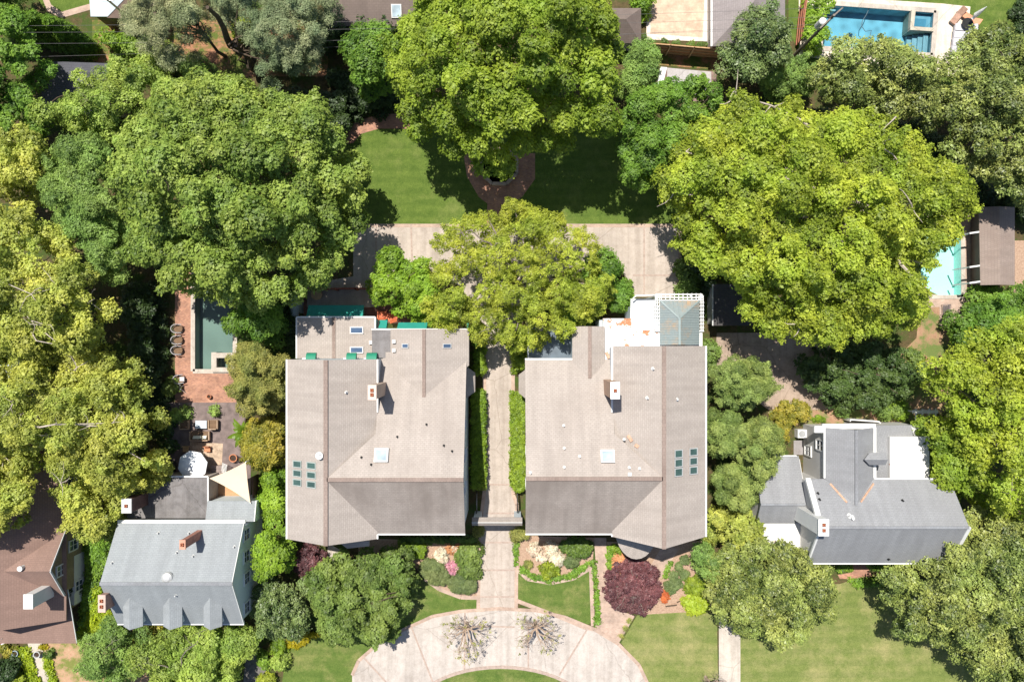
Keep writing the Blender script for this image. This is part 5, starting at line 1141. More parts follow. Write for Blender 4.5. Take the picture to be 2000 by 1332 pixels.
# air conditioner
def acunit(px, py, label):
    o = empty('air_conditioner', W(px, py, 0), label, 'air conditioner'); p = Vector(o.location)
    b = MB(); b.box(p.x - .42, p.x + .42, p.y - .4, p.y + .4, 0, .9); b.build('casing', plain('ac_case', (.66, .66, .64), .5), o)
    b = MB(); b.lathe(p + Vector((0, 0, .9)), [(.32, 0), (.32, .03), (.26, .035), (.1, .02), (0, .02)], 18); b.build('fan_grille', plain('ac_grille', (.30, .31, .31), .5), o)
acunit(1560, 845, 'white air conditioner unit beside the blue-grey house')
o = empty('garden_pergola', W(1783, 812, 0), 'small white slatted pergola at the top right of the blue-grey house', 'pergola'); p = Vector(o.location)
for k in range(4): b = MB(); x = p.x - .95 + k * .62; b.box(x - .05, x + .05, p.y - 1.0, p.y + .9, 2.3, 2.42); b.build('slat', M_white, o)
b = MB(); b.box(p.x - 1.2, p.x + 1.2, p.y + .45, p.y + .75, 2.16, 2.29); b.box(p.x - 1.2, p.x + 1.2, p.y - .85, p.y - .78, 2.16, 2.29); b.build('beam', M_white, o)
for sx in (-1, 1):
    for sy in (-.8, .6): b = MB(); b.box(p.x + sx - .05, p.x + sx + .05, p.y + sy - .05, p.y + sy + .05, 0, 2.15); b.build('post', M_white, o)
o = empty('brick_barrier', W(1320, 205, 0), 'white plank bridge panel standing on the brown paving near the fence', 'panel'); b = MB(); b.prism(XY([(1290, 131), (1303, 132), (1292, 175), (1282, 174)], .1), .03, .1); b.build('panel', M_white, o); o.name = 'white_panel'; o['label'] = 'white slanting panel lying on brown paving below the board fence'
# flag
o = empty('flag', W(6, 1250, 0), 'red and white striped flag by the porch of the brown roof house', 'flag'); b = MB()
cl = [plain('flag_red', (.5, .06, .06), .8), plain('flag_white', (.8, .78, .75), .8)]
for s in range(2):
    b = MB()
    for k in range(s, 6, 2): a = W(-2 + k * .6, 1249 + k * 1.7, 1.9); b.slab([a, a + Vector((1.0, .45, .2)), a + Vector((1.03, .36, .15)), a + Vector((.03, -.1, -.05))], .01)
    b.build('stripes', cl[s], o)
b = MB(); b.tube([W(-4, 1258, 1.9), W(4, 1246, 2.5)], [.02, .02], 6); b.build('pole', M_metal, o)

# ============================================================ TREES
tree('broad mid-green tree, largest crown left of the rear lawn, overhanging the teal pool', [(245,350),(252,300),(290,245),(330,205),(372,155),(440,142),(480,170),(530,178),(560,190),(605,180),(635,215),(650,250),(690,300),(708,380),(688,430),(692,500),(645,545),(580,570),(505,595),(440,590),(400,570),(335,560),(310,525),(272,510),(262,450),(232,410)], 7.5, 18.5, 'oak_green', base=(470, 400), limbs=16, zp=9.5, bare=2)
tree('huge yellow-green tree at the top centre, shading the octagonal pond', [(748,130),(757,60),(800,0),(830,-50),(1170,-50),(1205,30),(1215,90),(1200,170),(1205,250),(1150,270),(1080,262),(1030,300),(965,322),(900,305),(860,285),(800,240),(770,190)], 7.5, 19.5, 'oak_yellow', base=(985, 180), limbs=18, zp=11)
tree('widest yellow-green tree on the right with pale bare limbs, hanging over the cyan pool', [(1295,340),(1325,290),(1362,245),(1400,212),(1450,195),(1530,190),(1640,218),(1730,230),(1825,288),(1880,340),(1908,400),(1885,470),(1835,500),(1800,545),(1840,600),(1795,645),(1700,650),(1640,670),(1580,665),(1490,625),(1440,560),(1375,515),(1352,470),(1332,400)], 9, 17.5, 'elm_yellow', base=(1590, 440), limbs=18, bare=9, bk='pale', zp=11)
tree('round dark green lobed tree between the top centre tree and the wide right tree', [(1208,330),(1215,220),(1260,180),(1300,155),(1375,158),(1415,190),(1400,225),(1345,265),(1312,310),(1290,355),(1250,370),(1217,350)], 5.5, 9.5, 'maple_green', base=(1290, 280))
tree('loose feathery yellow-green tree growing over the middle of the rear driveway', [(842,450),(900,425),(945,420),(990,398),(1015,388),(1040,415),(1070,402),(1085,425),(1140,450),(1168,480),(1170,520),(1200,560),(1172,610),(1135,645),(1095,668),(1045,682),(1005,700),(985,676),(945,672),(905,664),(880,668),(848,645),(820,600),(838,555),(830,520),(842,500)], 4.5, 10, 'feather', base=(1000, 560), limbs=16, bare=8, bk='grey')
tree('dense green shrubby tree at the right side of the feathery driveway tree', [(1150,500),(1190,490),(1220,520),(1233,570),(1222,612),(1180,613),(1140,640),(1100,640)], 2.5, 5.2, 'maple_green', cat='small tree', name='small_tree')
tree('small lime-green lobed tree above the teal awnings', [(722,550),(738,500),(770,488),(800,505),(835,515),(850,560),(850,605),(830,640),(795,612),(755,600),(722,585)], 3.2, 6.8, 'lime_dense', cat='small tree', name='small_tree', base=(790, 560))
tree('yellow-green tree at the left edge, upper of the two largest there', [(-50,400),(60,405),(125,458),(160,500),(210,560),(222,620),(205,680),(110,690),(0,700),(-60,700)], 8, 15, 'spring', base=(60, 560), limbs=14, bare=16, bk='pale')
tree('yellow-green tree at the left edge just above the grey-roofed house', [(-60,690),(60,650),(150,675),(230,695),(278,725),(290,775),(318,840),(318,900),(270,940),(200,955),(100,905),(30,930),(-60,900)], 6.5, 12.5, 'spring', base=(130, 790), limbs=16, bare=16, bk='pale')
tree('dull grey-green tree wedged between the left-edge tree and the broad mid-green tree', [(100,330),(170,262),(240,300),(245,420),(262,480),(265,560),(205,545),(150,460),(100,420)], 6.5, 11, 'grey_green', base=(200, 430))
tree('light green tree partly covering the dark slate shed at the upper left', [(118,215),(150,178),(190,135),(215,122),(260,132),(340,152),(372,182),(340,212),(300,240),(255,300),(190,270),(110,260),(90,225)], 6, 10.5, 'pale_green', base=(230, 210), limbs=10, bare=2)
tree('mid-green tree in the top left corner beside the dark evergreens', [(-50,20),(25,15),(70,60),(108,105),(96,140),(60,180),(98,205),(108,240),(60,262),(0,290),(-50,290)], 6, 11, 'maple_green', base=(20, 160))
tree('pale yellow-green tree at the very top left corner above the evergreens', [(-50,-40),(50,-40),(55,0),(30,18),(-20,30),(-50,30)], 4, 7, 'pale_green', cat='small tree', name='small_tree')
tree('bright green tree at the left edge below the dark slate shed', [(20,300),(60,262),(105,262),(112,330),(80,385),(20,390),(-50,380),(-50,300)], 6, 10, 'spring', base=(30, 330), bare=2)
tree('lowest bright green tree between the brown roof and the grey roof houses', [(120,960),(170,925),(260,930),(318,900),(318,940),(240,972),(232,1020),(205,1045),(170,1075),(140,1020)], 5, 9, 'spring', base=(210, 985))
tree('olive yellow-green tree over the brown roof at the left edge', [(-50,900),(50,920),(70,960),(55,990),(25,1045),(-50,1065)], 8, 12, 'spring', base=(0, 960))
for k, (x, y) in enumerate(((38, 58), (66, 66), (96, 78), (126, 88), (152, 92), (178, 98))):
    tree(('first', 'second', 'third', 'fourth', 'fifth', 'sixth')[k] + ' dark columnar evergreen from the left in the top left row', ell(x, y, 15, 15, 8), 1.2, 7.5, 'arborvitae', cat='evergreen', name='columnar_evergreen', group='row of columnar evergreens at the top left', limbs=0, base=(x, y), zp=0, r=.75, flat=True)
tree('grey-yellow drooping cedar, left half of the cedar pair at the top', [(235,60),(260,20),(300,-30),(420,-40),(415,50),(390,105),(370,140),(330,140),(300,105),(262,80)], 7, 12.5, 'cedar', cat='cedar', name='cedar_tree', base=(440, 110), limbs=14)
tree('blue-green drooping cedar with long leaning dark trunk, right half of the cedar pair', [(440,-40),(640,-40),(662,30),(652,60),(655,95),(620,130),(600,150),(560,150),(530,180),(508,160),(520,120),(480,90),(440,60)], 6.5, 13, 'blue_cedar', cat='cedar', name='cedar_tree', base=(505, 150), limbs=14)
b = MB(); b.tube(bend(W(505, 138, 0), W(405, 15, 13), np.random.default_rng(5), 8, .01), [.42, .4, .38, .36, .32, .28, .24, .2, .15], 10)
tag(b.build('dead_trunk', bark(), None, False, W(505, 138, 0)), 'long dark leaning trunk rising between the two cedars', 'tree trunk')
tree('glossy green tree between the cedars and the top centre tree', [(690,80),(745,68),(765,100),(762,150),(745,180),(718,190),(700,170),(682,120)], 4, 8, 'maple_green', cat='small tree', name='small_tree')
tree('small grey-green evergreen right of the top centre tree', [(1212,110),(1235,90),(1270,92),(1285,108),(1280,140),(1275,175),(1250,185),(1222,182),(1210,150)], 2.5, 5.5, 'grey_green', cat='small tree', name='small_tree')
tree('dark glossy evergreen covering the right end of the warm grey roof', [(1400,130),(1420,85),(1438,45),(1465,20),(1500,20),(1515,50),(1538,80),(1535,130),(1500,138),(1480,165),(1430,160)], 5, 9.5, 'dark_mag', cat='evergreen tree')
tree('dull brown-green shrubby tree below the dark evergreen and the utility pole', [(1480,150),(1520,118),(1565,115),(1590,140),(1580,180),(1540,200),(1495,190)], 2.5, 5, 'grey_green', cat='small tree', name='small_tree')
tree('magnolia just below the blue pool with yellow-tipped glossy leaves', [(1575,170),(1592,120),(1640,98),(1700,80),(1755,88),(1785,105),(1815,150),(1825,200),(1780,230),(1700,222),(1640,212),(1590,200)], 6, 11, 'magnolia', cat='magnolia', base=(1700, 170), name='magnolia_tree')
tree('largest magnolia at the upper right edge beside the pool loungers', [(1822,130),(1858,100),(1888,75),(1955,70),(2040,85),(2040,400),(1960,400),(1910,350),(1850,290),(1812,235),(1805,180)], 6.5, 12, 'magnolia', cat='magnolia', base=(1920, 240), name='magnolia_tree', limbs=14)
tree('light green shrubby tree at the right edge below the grey poolhouse', [(1850,640),(1878,605),(1920,570),(2040,550),(2040,650),(1960,672),(1872,668)], 2.5, 5.5, 'maple_green', cat='small tree', name='small_tree')
tree('sparse yellow-green spring tree with grey limbs at the right edge', [(1812,800),(1795,745),(1830,705),(1880,655),(1950,625),(2050,612),(2050,1000),(1960,1010),(1905,985),(1870,900),(1830,860)], 7, 14, 'elm_yellow', base=(1930, 820), limbs=16, bare=10, bk='grey', cover=.9)
tree('dense low yellow-green tree overhanging the white flat roof of the blue-grey house', [(1785,850),(1800,815),(1830,805),(1875,850),(1900,900),(1945,960),(1960,1005),(1905,1000),(1870,975),(1840,945),(1812,910),(1792,880)], 4.5, 7.5, 'oak_yellow', cat='tree', name='broadleaf_tree')
tree('magnolia in the lower right corner casting shadow on the lawn', [(1722,1105),(1785,1078),(1835,1050),(1875,1000),(1975,1000),(2050,1005),(2050,1360),(1950,1350),(1885,1300),(1862,1265),(1790,1245),(1735,1235),(1742,1180),(1712,1135)], 5.5, 11, 'magnolia', cat='magnolia', base=(1880, 1160), name='magnolia_tree', limbs=14, zp=5)
tree('rounded magnolia at the left corner of the grey house lawn', [(1392,1095),(1422,1065),(1500,1045),(1565,1055),(1612,1080),(1630,1130),(1625,1188),(1595,1215),(1565,1245),(1500,1252),(1445,1235),(1395,1200),(1387,1140)], 4, 8.5, 'magnolia', cat='magnolia', base=(1510, 1150), name='magnolia_tree')
tree('upper cypress-like green tree hugging the right wall of the right taupe house', ell(1442, 748, 62, 50, 14), 4.5, 8.8, 'cypress', cat='evergreen tree', name='conifer_tree')
tree('middle left cypress-like tree touching the right wall of the right taupe house', ell(1412, 845, 44, 46, 14), 4.2, 8, 'cypress', cat='evergreen tree', name='conifer_tree')
tree('middle right cypress-like tree, the one nearest the blue-grey house', ell(1482, 868, 44, 52, 14), 4, 8, 'cypress', cat='evergreen tree', name='conifer_tree')
tree('lowest cypress-like tree in the row right of the right taupe house', ell(1438, 950, 46, 42, 14), 3.6, 7.2, 'cypress', cat='evergreen tree', name='conifer_tree')
tree('rusty olive conifer between the teal pool and the left taupe house', [(458,690),(480,668),(520,672),(560,700),(562,760),(555,795),(520,808),(480,800),(462,760)], 3.5, 7.5, 'olive_gold', cat='evergreen tree', name='conifer_tree')
tree('dark green rounded tree at the right side of the teal pool', [(455,600),(500,585),(545,600),(560,640),(540,670),(480,665),(455,640)], 3, 6, 'maple_green', cat='small tree', name='small_tree')
tree('light green feathery tree between the blue-grey house and the right taupe house', [(1382,1000),(1430,988),(1478,1000),(1480,1040),(1440,1062),(1395,1060),(1380,1035)], 2.5, 4.8, 'spring', cat='small tree', name='small_tree')
tree('small dark blue-green tree at the corner of the right taupe house', [(1345,1075),(1372,1060),(1400,1075),(1408,1110),(1390,1135),(1360,1120)], 2, 4, 'grey_green', cat='small tree', name='small_tree')
tree('dense dogwood-like green tree left of the drive court', [(608,1180),(602,1125),(640,1098),(690,1085),(735,1088),(765,1078),(800,1085),(808,1120),(805,1160),(795,1195),(785,1225),(770,1250),(700,1258),(650,1258),(622,1230)], 3.2, 6.5, 'dogwood', base=(705, 1175))
tree('darker green tree between the grey house and the dogwood-like tree', [(492,1160),(510,1135),(560,1130),(598,1150),(602,1200),(590,1240),(545,1250),(510,1240),(492,1200)], 3.5, 6.5, 'dark_mag', cat='tree')
tree('yellow-green maple-like tree beside the left wall of the left taupe house', [(505,1045),(530,1015),(555,1030),(580,1060),(575,1110),(545,1130),(512,1125),(505,1085)], 3, 6, 'lime_dense', cat='small tree', name='small_tree')
tree('olive green tree at the bottom left in front of the three dormers', [(160,1240),(210,1215),(260,1235),(290,1260),(285,1310),(240,1350),(180,1340),(150,1290)], 3, 6, 'grey_green', cat='tree', bare=2, bk='grey', cover=.9)
tree('fresh green tree at the bottom, right in front of the third dormer', [(270,1270),(330,1225),(400,1228),(470,1215),(495,1250),(480,1300),(440,1370),(300,1370)], 3, 6.5, 'pale_green', cat='tree', base=(380, 1290), bare=3, bk='grey')
tree('purple-leaved maple by the entrance of the right taupe house', ell(1238, 1146, 55, 52, 14), 1.2, 3.2, 'purple', cat='maple', name='purple_maple', bare=5, bk='grey', limbs=10)
tree('small purple-leaved maple at the lower left corner of the left taupe house', ell(606, 1091, 27, 26, 12), 1.0, 3.0, 'purple', cat='maple', name='purple_maple', limbs=8)
tree('shaded dark green tree below the wide right tree', [(1560,700),(1620,680),(1700,670),(1760,680),(1785,730),(1770,780),(1700,800),(1640,800),(1600,770)], 2.5, 4.8, 'ivy_dark', base=(1690, 730))
# clipped and loose shrubs
def S_(*a, **k): return shrub(*a, **k)
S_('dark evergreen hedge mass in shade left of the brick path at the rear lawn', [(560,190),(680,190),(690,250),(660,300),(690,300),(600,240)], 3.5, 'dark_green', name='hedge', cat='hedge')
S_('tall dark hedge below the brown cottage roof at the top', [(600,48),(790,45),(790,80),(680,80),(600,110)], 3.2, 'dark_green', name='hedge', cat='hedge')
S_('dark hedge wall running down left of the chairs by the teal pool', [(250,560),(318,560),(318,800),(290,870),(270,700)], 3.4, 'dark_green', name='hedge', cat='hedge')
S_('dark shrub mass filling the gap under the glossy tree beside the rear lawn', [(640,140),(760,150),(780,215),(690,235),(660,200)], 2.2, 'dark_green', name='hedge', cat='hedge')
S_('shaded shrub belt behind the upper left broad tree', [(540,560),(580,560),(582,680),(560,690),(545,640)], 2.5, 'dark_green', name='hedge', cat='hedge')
S_('clipped green hedge along the left side of the central drive', [(921,762),(948,760),(949,955),(921,955)], 1.5, 'hedge', name='hedge', cat='hedge', flat=True, ze=1.25, r=.2)
S_('shorter clipped hedge further up the left side of the central drive', [(926,655),(948,655),(948,732),(926,732)], 1.5, 'hedge', name='hedge', cat='hedge', flat=True, ze=1.25, r=.2)
S_('clipped bright hedge along the right side of the central drive', [(997,765),(1027,765),(1026,955),(1012,962),(997,950)], 1.5, 'hedge', name='hedge', cat='hedge', flat=True, ze=1.25, r=.2)
S_('shorter green hedge further up the right side of the central drive', [(1000,640),(1025,640),(1025,722),(1002,730)], 1.6, 'hedge', name='hedge', cat='hedge')
S_('yellow-green rounded shrub at the right foot of the gateway', ell(1018, 1044, 17, 13), 1.3, 'olive_gold')
S_('small yellow-green shrub at the left foot of the gateway', ell(935, 1036, 9, 9), 1.0, 'olive_gold')
S_('clipped dark green hedge strip under the left taupe house eave', [(780,1050),(930,1048),(930,1060),(780,1060)], .8, 'box_dark', name='hedge', cat='hedge', flat=True)
S_('rectangular clipped green box shrub in the left flower bed', [(783,1063),(828,1060),(835,1075),(828,1088),(783,1085)], 1.1, 'hedge', flat=True)
S_('oval smooth dark green juniper dome at the left of the left flower bed', ell(848, 1117, 33, 22, 14, .6), 1.1, 'juniper')
S_('flat smooth juniper dome closest to the drive in the left flower bed', ell(904, 1140, 29, 19, 14, .1), 1.0, 'juniper')
S_('leafy blue-green bush in the left flower bed next to the drive', [(892,1085),(910,1068),(935,1065),(938,1110),(930,1125),(900,1120)], 1.4, 'dogwood')
S_('white azalea clump in the left flower bed', ell(862, 1085, 13, 15), .8, 'white_bloom', cat='azalea', name='flowering_shrub')
S_('salmon azalea clump at the top of the left flower bed', ell(884, 1072, 15, 8), .6, 'salmon', cat='azalea', name='flowering_shrub')
S_('bright pink azalea clump in the left flower bed', ell(882, 1108, 13, 14), .7, 'pink_bloom', cat='azalea', name='flowering_shrub')
S_('small pale azalea at the right of the left flower bed', ell(890, 1073, 6, 6), .7, 'white_bloom', cat='azalea', name='flowering_shrub')
S_('big rounded dark boxwood beside the side path', ell(1126, 1068, 32, 18, 16), 1.5, 'box_dark', cat='boxwood')
S_('olive rounded shrub just below the big boxwood', ell(1117, 1094, 16, 14), .9, 'juniper')
S_('yellow-green rounded shrub at the bottom of the right flower bed', ell(1074, 1112, 19, 17), 1.0, 'yellow_bush')
S_('pinkish white azalea nearest the gateway in the right flower bed', ell(1042, 1072, 13, 11), .9, 'white_bloom', cat='azalea', name='flowering_shrub')
S_('large white azalea at the top centre of the right flower bed', ell(1078, 1068, 14, 9), .9, 'white_bloom', cat='azalea', name='flowering_shrub')
S_('white azalea ball left of the largest one in the right flower bed', ell(1059, 1085, 11, 11), .9, 'white_bloom', cat='azalea', name='flowering_shrub')
S_('largest white azalea ball above the yellow-green shrub', ell(1086, 1092, 14, 14), .9, 'white_bloom', cat='azalea', name='flowering_shrub')
S_('tiny olive plant alone in the mulch of the right flower bed', ell(1032, 1101, 7, 6), .4, 'olive_gold')
S_('low green edging grass around the right flower bed', [(1018,1104),(1045,1122),(1075,1128),(1110,1120),(1155,1092),(1155,1100),(1118,1128),(1075,1136),(1040,1130),(1014,1112)], .25, 'ivy', name='edging_grass', cat='edging', kind='stuff', r=.18)
S_('low green edging grass along the left of the side path', [(1158,1095),(1162,1095),(1172,1215),(1160,1226),(1164,1180)], .3, 'ivy', name='edging_grass', cat='edging', kind='stuff', r=.2)
S_('green grass strip between the drive and the right flower bed', [(1005,1053),(1012,1055),(1010,1104),(1005,1102)], .25, 'ivy', name='edging_grass', cat='edging', kind='stuff', r=.2)
S_('low green edging on the right of the side path by the purple maple', [(1184,1068),(1200,1064),(1200,1120),(1192,1125),(1186,1100)], .4, 'ivy', name='edging_grass', cat='edging', kind='stuff', r=.25)
S_('low green edging by the path branch in the corner bed', [(1308,1098),(1318,1095),(1300,1128),(1292,1125)], .3, 'ivy', name='edging_grass', cat='edging', kind='stuff', r=.2)
S_('coral and green shrubs above the purple maple by the side path', ell(1207, 1098, 13, 18), .7, 'salmon')
S_('small yellow-green shrub touching the right taupe house bay', ell(1207, 1070, 14, 9), .9, 'hedge')
S_('red-orange low azalea at the right of the purple maple', ell(1297, 1164, 9, 11), .6, 'red_orange', cat='azalea', name='flowering_shrub')
for k, (x, y, r_, l) in enumerate(((1336, 1094, 9, 'highest small green mound in the corner bed'), (1326, 1106, 7, 'small green mound just left of the highest one in the corner bed'), (1316, 1124, 9, 'middle left green mound in the corner bed'), (1337, 1122, 8, 'middle right green mound in the corner bed'), (1310, 1147, 13, 'widest green mound at the bottom left of the corner bed'), (1324, 1141, 8, 'small green mound touching the widest one in the corner bed'))):
    S_(l, ell(x, y, r_, r_), .5, 'juniper', name='ground_cover_mound', cat='mound plant', group='green mounds in the corner bed')
S_('chartreuse yellow round shrub in front of the rounded magnolia', ell(1358, 1179, 24, 20, 14), 1.2, 'chartreuse')
S_('bright green and yellow shrub above the chartreuse shrub', [(1335,1130),(1360,1120),(1400,1140),(1400,1160),(1340,1158)], 1.0, 'yellow_bush')
S_('golden low hedge strip in front of the darker green tree', [(556,1240),(600,1232),(640,1235),(600,1252),(580,1266),(560,1262)], .7, 'gold', name='hedge', cat='hedge')
S_('green shrub at the left end of the golden hedge', ell(545, 1262, 16, 18), 1.4, 'hedge')
S_('rounded grey-green shrub on the lower left lawn edge', ell(550, 1290, 20, 22), 1.6, 'pale_green')
S_('yellow-green round shrub at the bottom edge by the lower left lawn', ell(520, 1326, 18, 14), 1.2, 'yellow_bush')
S_('bushy green shrub behind the grey-green one at the lower left lawn', ell(516, 1288, 12, 18), 1.0, 'ivy')
S_('light green shrubs at the right of the grey house by its front corner', ell(478, 1238, 20, 12), 1.2, 'hedge')
S_('rusty yellow shrub between the taupe house wall and the deck', [(472,850),(490,820),(520,812),(555,815),(558,900),(520,918),(480,900)], 3.2, 'gold_green')
S_('light green clipped shrub below the rusty yellow shrub', [(515,928),(558,920),(558,1005),(525,1010),(512,970)], 2.8, 'lime_dense')
S_('rusty yellow-green bush near the air conditioner', [(1508,810),(1525,788),(1560,783),(1580,798),(1572,820),(1542,828),(1532,862),(1516,850)], 1.6, 'gold_green')
S_('olive hedge above the white picket fence of the blue-grey house', [(1625,790),(1700,800),(1752,790),(1758,812),(1700,812),(1640,806)], 1.8, 'grey_green', name='hedge', cat='hedge')
S_('light shrubs left of the white pergola', [(1720,790),(1760,775),(1765,812),(1725,815)], 1.3, 'lime_dense')
S_('green leafy plants around the rusty round planter', [(1775,675),(1795,685),(1812,720),(1800,750),(1775,760),(1770,720)], 1.0, 'dogwood')
S_('green shrub clump right of the rear concrete pad', [(1322,515),(1340,505),(1365,545),(1360,600),(1325,590)], 1.8, 'dogwood')
S_('bright green round fern beside the blue-grey house corner', ell(1600, 818, 14, 6), .4, 'hedge')
S_('green ivy at the right wall of the right taupe house', [(1370,680),(1385,660),(1400,700),(1380,740)], 1.6, 'dogwood')
S_('yellow flowering bushes in the red soil garden, left', [(180,68),(230,62),(280,80),(270,110),(215,100)], 2.6, 'lime_dense')
S_('tangled pale green bushes in the red soil garden, centre', [(240,100),(300,70),(345,110),(340,150),(280,155)], 2.6, 'pale_green')
S_('yellow-green bush under the cedar branches at the top', ell(475, 62, 22, 22), 1.8, 'yellow_bush')
S_('grey bare bush between the cedar and the light green tree', ell(388, 140, 26, 18), 2.2, 'grey_green')
S_('shaded green shrubs by the cedar trunk', ell(560, 110, 30, 30), 1.6, 'ivy_dark')
S_('green ivy slope between the brown roof and grey roof houses', [(165,1040),(215,1010),(225,1040),(205,1110),(188,1135),(180,1190),(150,1250),(160,1180),(170,1110)], .8, 'ivy', name='ivy', cat='ivy', kind='stuff')
S_('bright yellow-green ground cover left of the grey house', [(182,1130),(192,1140),(200,1165),(215,1200),(228,1222),(200,1240),(150,1258),(158,1210)], .6, 'ivy_yellow', name='ground_cover', cat='ground cover', kind='stuff')
S_('green plants edging the front walk on its left', [(35,1262),(54,1262),(68,1310),(85,1340),(60,1345),(45,1300)], .5, 'ivy_yellow', name='ground_cover', cat='ground cover', kind='stuff')
S_('green plants edging the front walk on its right', [(84,1282),(96,1280),(110,1330),(120,1350),(105,1350)], .5, 'ivy_yellow', name='ground_cover', cat='ground cover', kind='stuff')
S_('small round dark shrub beside the grey urn', ell(100, 1275, 8, 8), .8, 'box_dark')
S_('yellow flowers below the porch roof beside the grey urn', ell(85, 1262, 9, 4), .4, 'gold')
S_('yellow shrub at the bottom left corner', ell(25, 1322, 28, 14), 1.4, 'yellow_bush')
S_('dark shrub mass left of the front walk', ell(12, 1300, 32, 20), 2.0, 'dark_green')
S_('orange-tinged shrub by the blue-grey urn', ell(18, 1268, 15, 10), .9, 'gold_green')
S_('green border plants in front of the blue-grey house, left of its brick walk', [(1636,1098),(1662,1096),(1662,1112),(1636,1118)], .5, 'ivy', kind=None)
S_('green border plants in front of the blue-grey house, right of its brick walk', [(1692,1098),(1760,1096),(1760,1112),(1700,1112)], .5, 'ivy')
S_('fringe of green plants between brick walk and the dry lawn', [(1655,1130),(1700,1130),(1740,1128),(1740,1142),(1670,1146)], .4, 'ivy')
S_('shaded ivy under the eave of the left taupe house near the gateway', [(840,1048),(935,1044),(935,1056),(840,1056)], .5, 'ivy_dark')
S_('potted olive bush at the upper left of the wood deck', ell(352, 808, 16, 13), 1.3, 'grey_green')
S_('potted olive bush at the upper right of the wood deck', ell(424, 806, 14, 9), 1.0, 'grey_green')
S_('dark shrubs at the left of the wood deck', ell(330, 850, 12, 40), 1.4, 'ivy_dark')
S_('small green shrub in the dark strip by the chair below the teal pool', ell(334, 758, 8, 22), 1.6, 'dogwood')
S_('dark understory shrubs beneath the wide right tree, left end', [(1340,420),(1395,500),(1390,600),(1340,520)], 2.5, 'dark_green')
S_('green hedge of tall lime shrubs left of the blue pool, upper', ell(1590, 18, 24, 26), 3.6, 'lime_dense', group='lime shrubs left of the blue pool')
S_('green hedge of tall lime shrubs left of the blue pool, middle', ell(1585, 50, 22, 20), 3.6, 'lime_dense', group='lime shrubs left of the blue pool')
S_('green hedge of tall lime shrubs left of the blue pool, lowest by the pole', ell(1588, 80, 20, 18), 3.2, 'lime_dense', group='lime shrubs left of the blue pool')
S_('dark brown-edged shrub bed at the top right corner', [(1982,5),(2040,0),(2040,70),(1990,60),(1978,35)], 1.2, 'dark_green')
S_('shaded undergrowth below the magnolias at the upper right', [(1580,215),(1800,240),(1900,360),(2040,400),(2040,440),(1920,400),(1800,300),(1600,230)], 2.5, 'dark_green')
S_('light green climbing shrub left of the small pavilion at the top', [(1240,-20),(1262,-20),(1264,30),(1250,36),(1240,20)], 2.4, 'lime_dense')
S_('green vine patch on the wall of the brown roof house', ell(140, 1150, 8, 14), 2.2, 'dark_green')
S_('reddish green shrubs in front of the three dormers', [(250,1240),(290,1222),(320,1226),(300,1245),(262,1252)], 1.2, 'gold_green')
tp = ['first', 'second', 'third', 'fourth', 'fifth', 'sixth', 'seventh']
for k, (x, y) in enumerate(((1256, 78), (1275, 84), (1297, 84), (1321, 87), (1347, 89), (1369, 91), (1387, 87))):
    S_(tp[k] + ' small clipped cone shrub from the left along the beige court', ell(x, y, 6.5, 6.5, 8), 1.2, 'box_dark', name='topiary', cat='topiary', group='clipped cones along the beige court', r=.3)
for k, (x, y) in enumerate(((1228, 1212), (1222, 1226), (1214, 1241))): S_(('top', 'middle', 'lowest')[k] + ' tiny tuft along the right edge of the side path', ell(x, y, 4, 4, 8), .25, 'olive_gold', name='grass_tuft', cat='grass tuft', group='tufts beside the side path')

# banana plant
o = empty('banana_plant', W(492, 840, 0), 'banana plant with long bright green leaves beside the wood deck', 'banana plant'); p = Vector(o.location); rg = random.Random(4)
mb_ = leafmat('leaf_banana', (.14, .22, .02), (.24, .33, .05), .4, .3); b = MB(); b.tube([p, p + Vector((0, 0, 1.6))], [.12, .08], 8); b.build('stem', plain('banana_stem', (.2, .22, .06)), o)
for k in range(11):
    b = MB(); a = R(75 + k * 23 + rg.uniform(-8, 8)); L = rg.uniform(1.1, 1.9); wv = rg.uniform(.16, .25); d = Vector((math.cos(a), math.sin(a), 0)); s = Vector((-d.y, d.x, 0)); prev = None
    for i in range(7):
        t = i / 6; c = p + d * L * t + Vector((0, 0, 1.6 + .7 * math.sin(t * 2.6))); ww = wv * math.sin(math.pi * (.08 + .9 * t)); cur = (c - s * ww + Vector((0, 0, .05)), c, c + s * ww + Vector((0, 0, .05)))
        if prev: b.face([prev[0], prev[1], cur[1], cur[0]]); b.face([prev[1], prev[2], cur[2], cur[1]])
        prev = cur
    b.build('leaf', mb_, o)

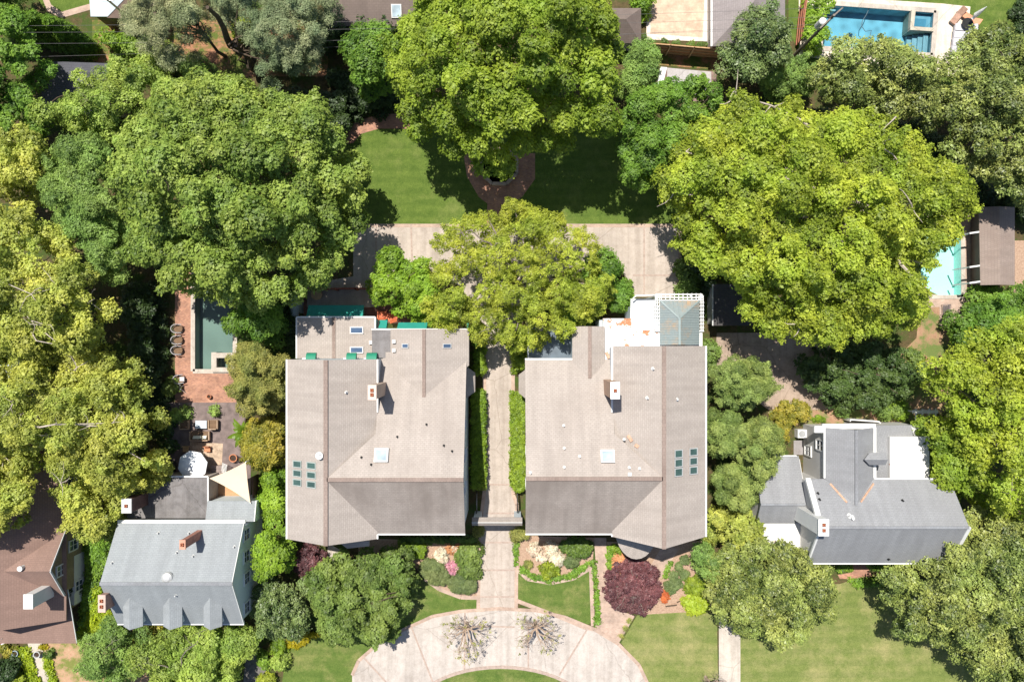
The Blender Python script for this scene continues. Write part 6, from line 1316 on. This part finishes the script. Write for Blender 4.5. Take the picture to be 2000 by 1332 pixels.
# pollarded bare trees at the drive court
def pollard(px, py, label, seed, rad, name='pollarded_tree', group='pollarded trees at the drive court', leafs=True, m='grey'):
    rng = np.random.default_rng(seed); o = empty(name, W(px, py, 0), label, 'tree', group); p = np.array(o.location)
    b = MB(); tips = []; b.tube(bend(p, p + np.array([0, 0, 1.6]), rng, 4, .03), [.2, .17, .16, .16, .18], 9)
    for k in range(9):
        a = 2 * math.pi * k / 9 + rng.uniform(-.3, .3); e = p + np.array([math.cos(a) * .75, math.sin(a) * .75, 2.3 + rng.random() * .5])
        b.tube(bend(p + np.array([0, 0, 1.5]), e, rng, 4, .06), [.11, .09, .08, .08, .1], 7)
        for j in range(6):
            a2 = a + rng.normal() * .55; L = rad * rng.uniform(.45, 1.05); t = e + np.array([math.cos(a2) * L, math.sin(a2) * L, rng.uniform(.3, 1.5)])
            pt = bend(e, t, rng, 5, .07); b.tube(pt, [.03, .024, .019, .015, .011, .008], 5, False); tips.append(t)
            for _ in range(2):
                s = pt[int(rng.integers(2, 5))]; t2 = s + (t - s) * .6 + rng.normal(size=3) * .35 * np.array([1, 1, .5]); b.tube(bend(s, t2, rng, 3, .08), [.015, .012, .009, .006], 4, False); tips.append(t2)
    b.build('branches', plain('twig_tan', (.38, .29, .22), .9, .25, 5), o)
    if leafs:
        C = np.array(tips)[rng.random(len(tips)) < .28]; V, t = leaves('leaves', C, np.full(len(C), .13), 'feather', rng, .45, .13)
        leafobj('leaves', V, t, lm('olive_gold'), o, tuple(o.location))
pollard(912, 1216, 'bare-branched pollarded tree with few leaves on the left side of the drive court', 3, 1.45)
pollard(1046, 1214, 'bare-branched pollarded tree with yellow-green sprouts on the right side of the drive court', 8, 1.45)
pollard(1378, 1322, 'leafless grey twiggy tree at the bottom edge beside the concrete walk', 12, 1.2, 'bare_tree', None, False)
b = MB(); b.bar(W(1300, 1184, .1), W(1322, 1181, .1), .1, .12); b.bar(W(1322, 1176, .1), W(1334, 1171, .1), .08, .1)
tag(b.build('log_edging', bark(), None, False, W(1315, 1180, .1)), 'dark fallen log pieces edging the corner bed above the lawn', 'log')
print('LEAVES', LEAFN[0])
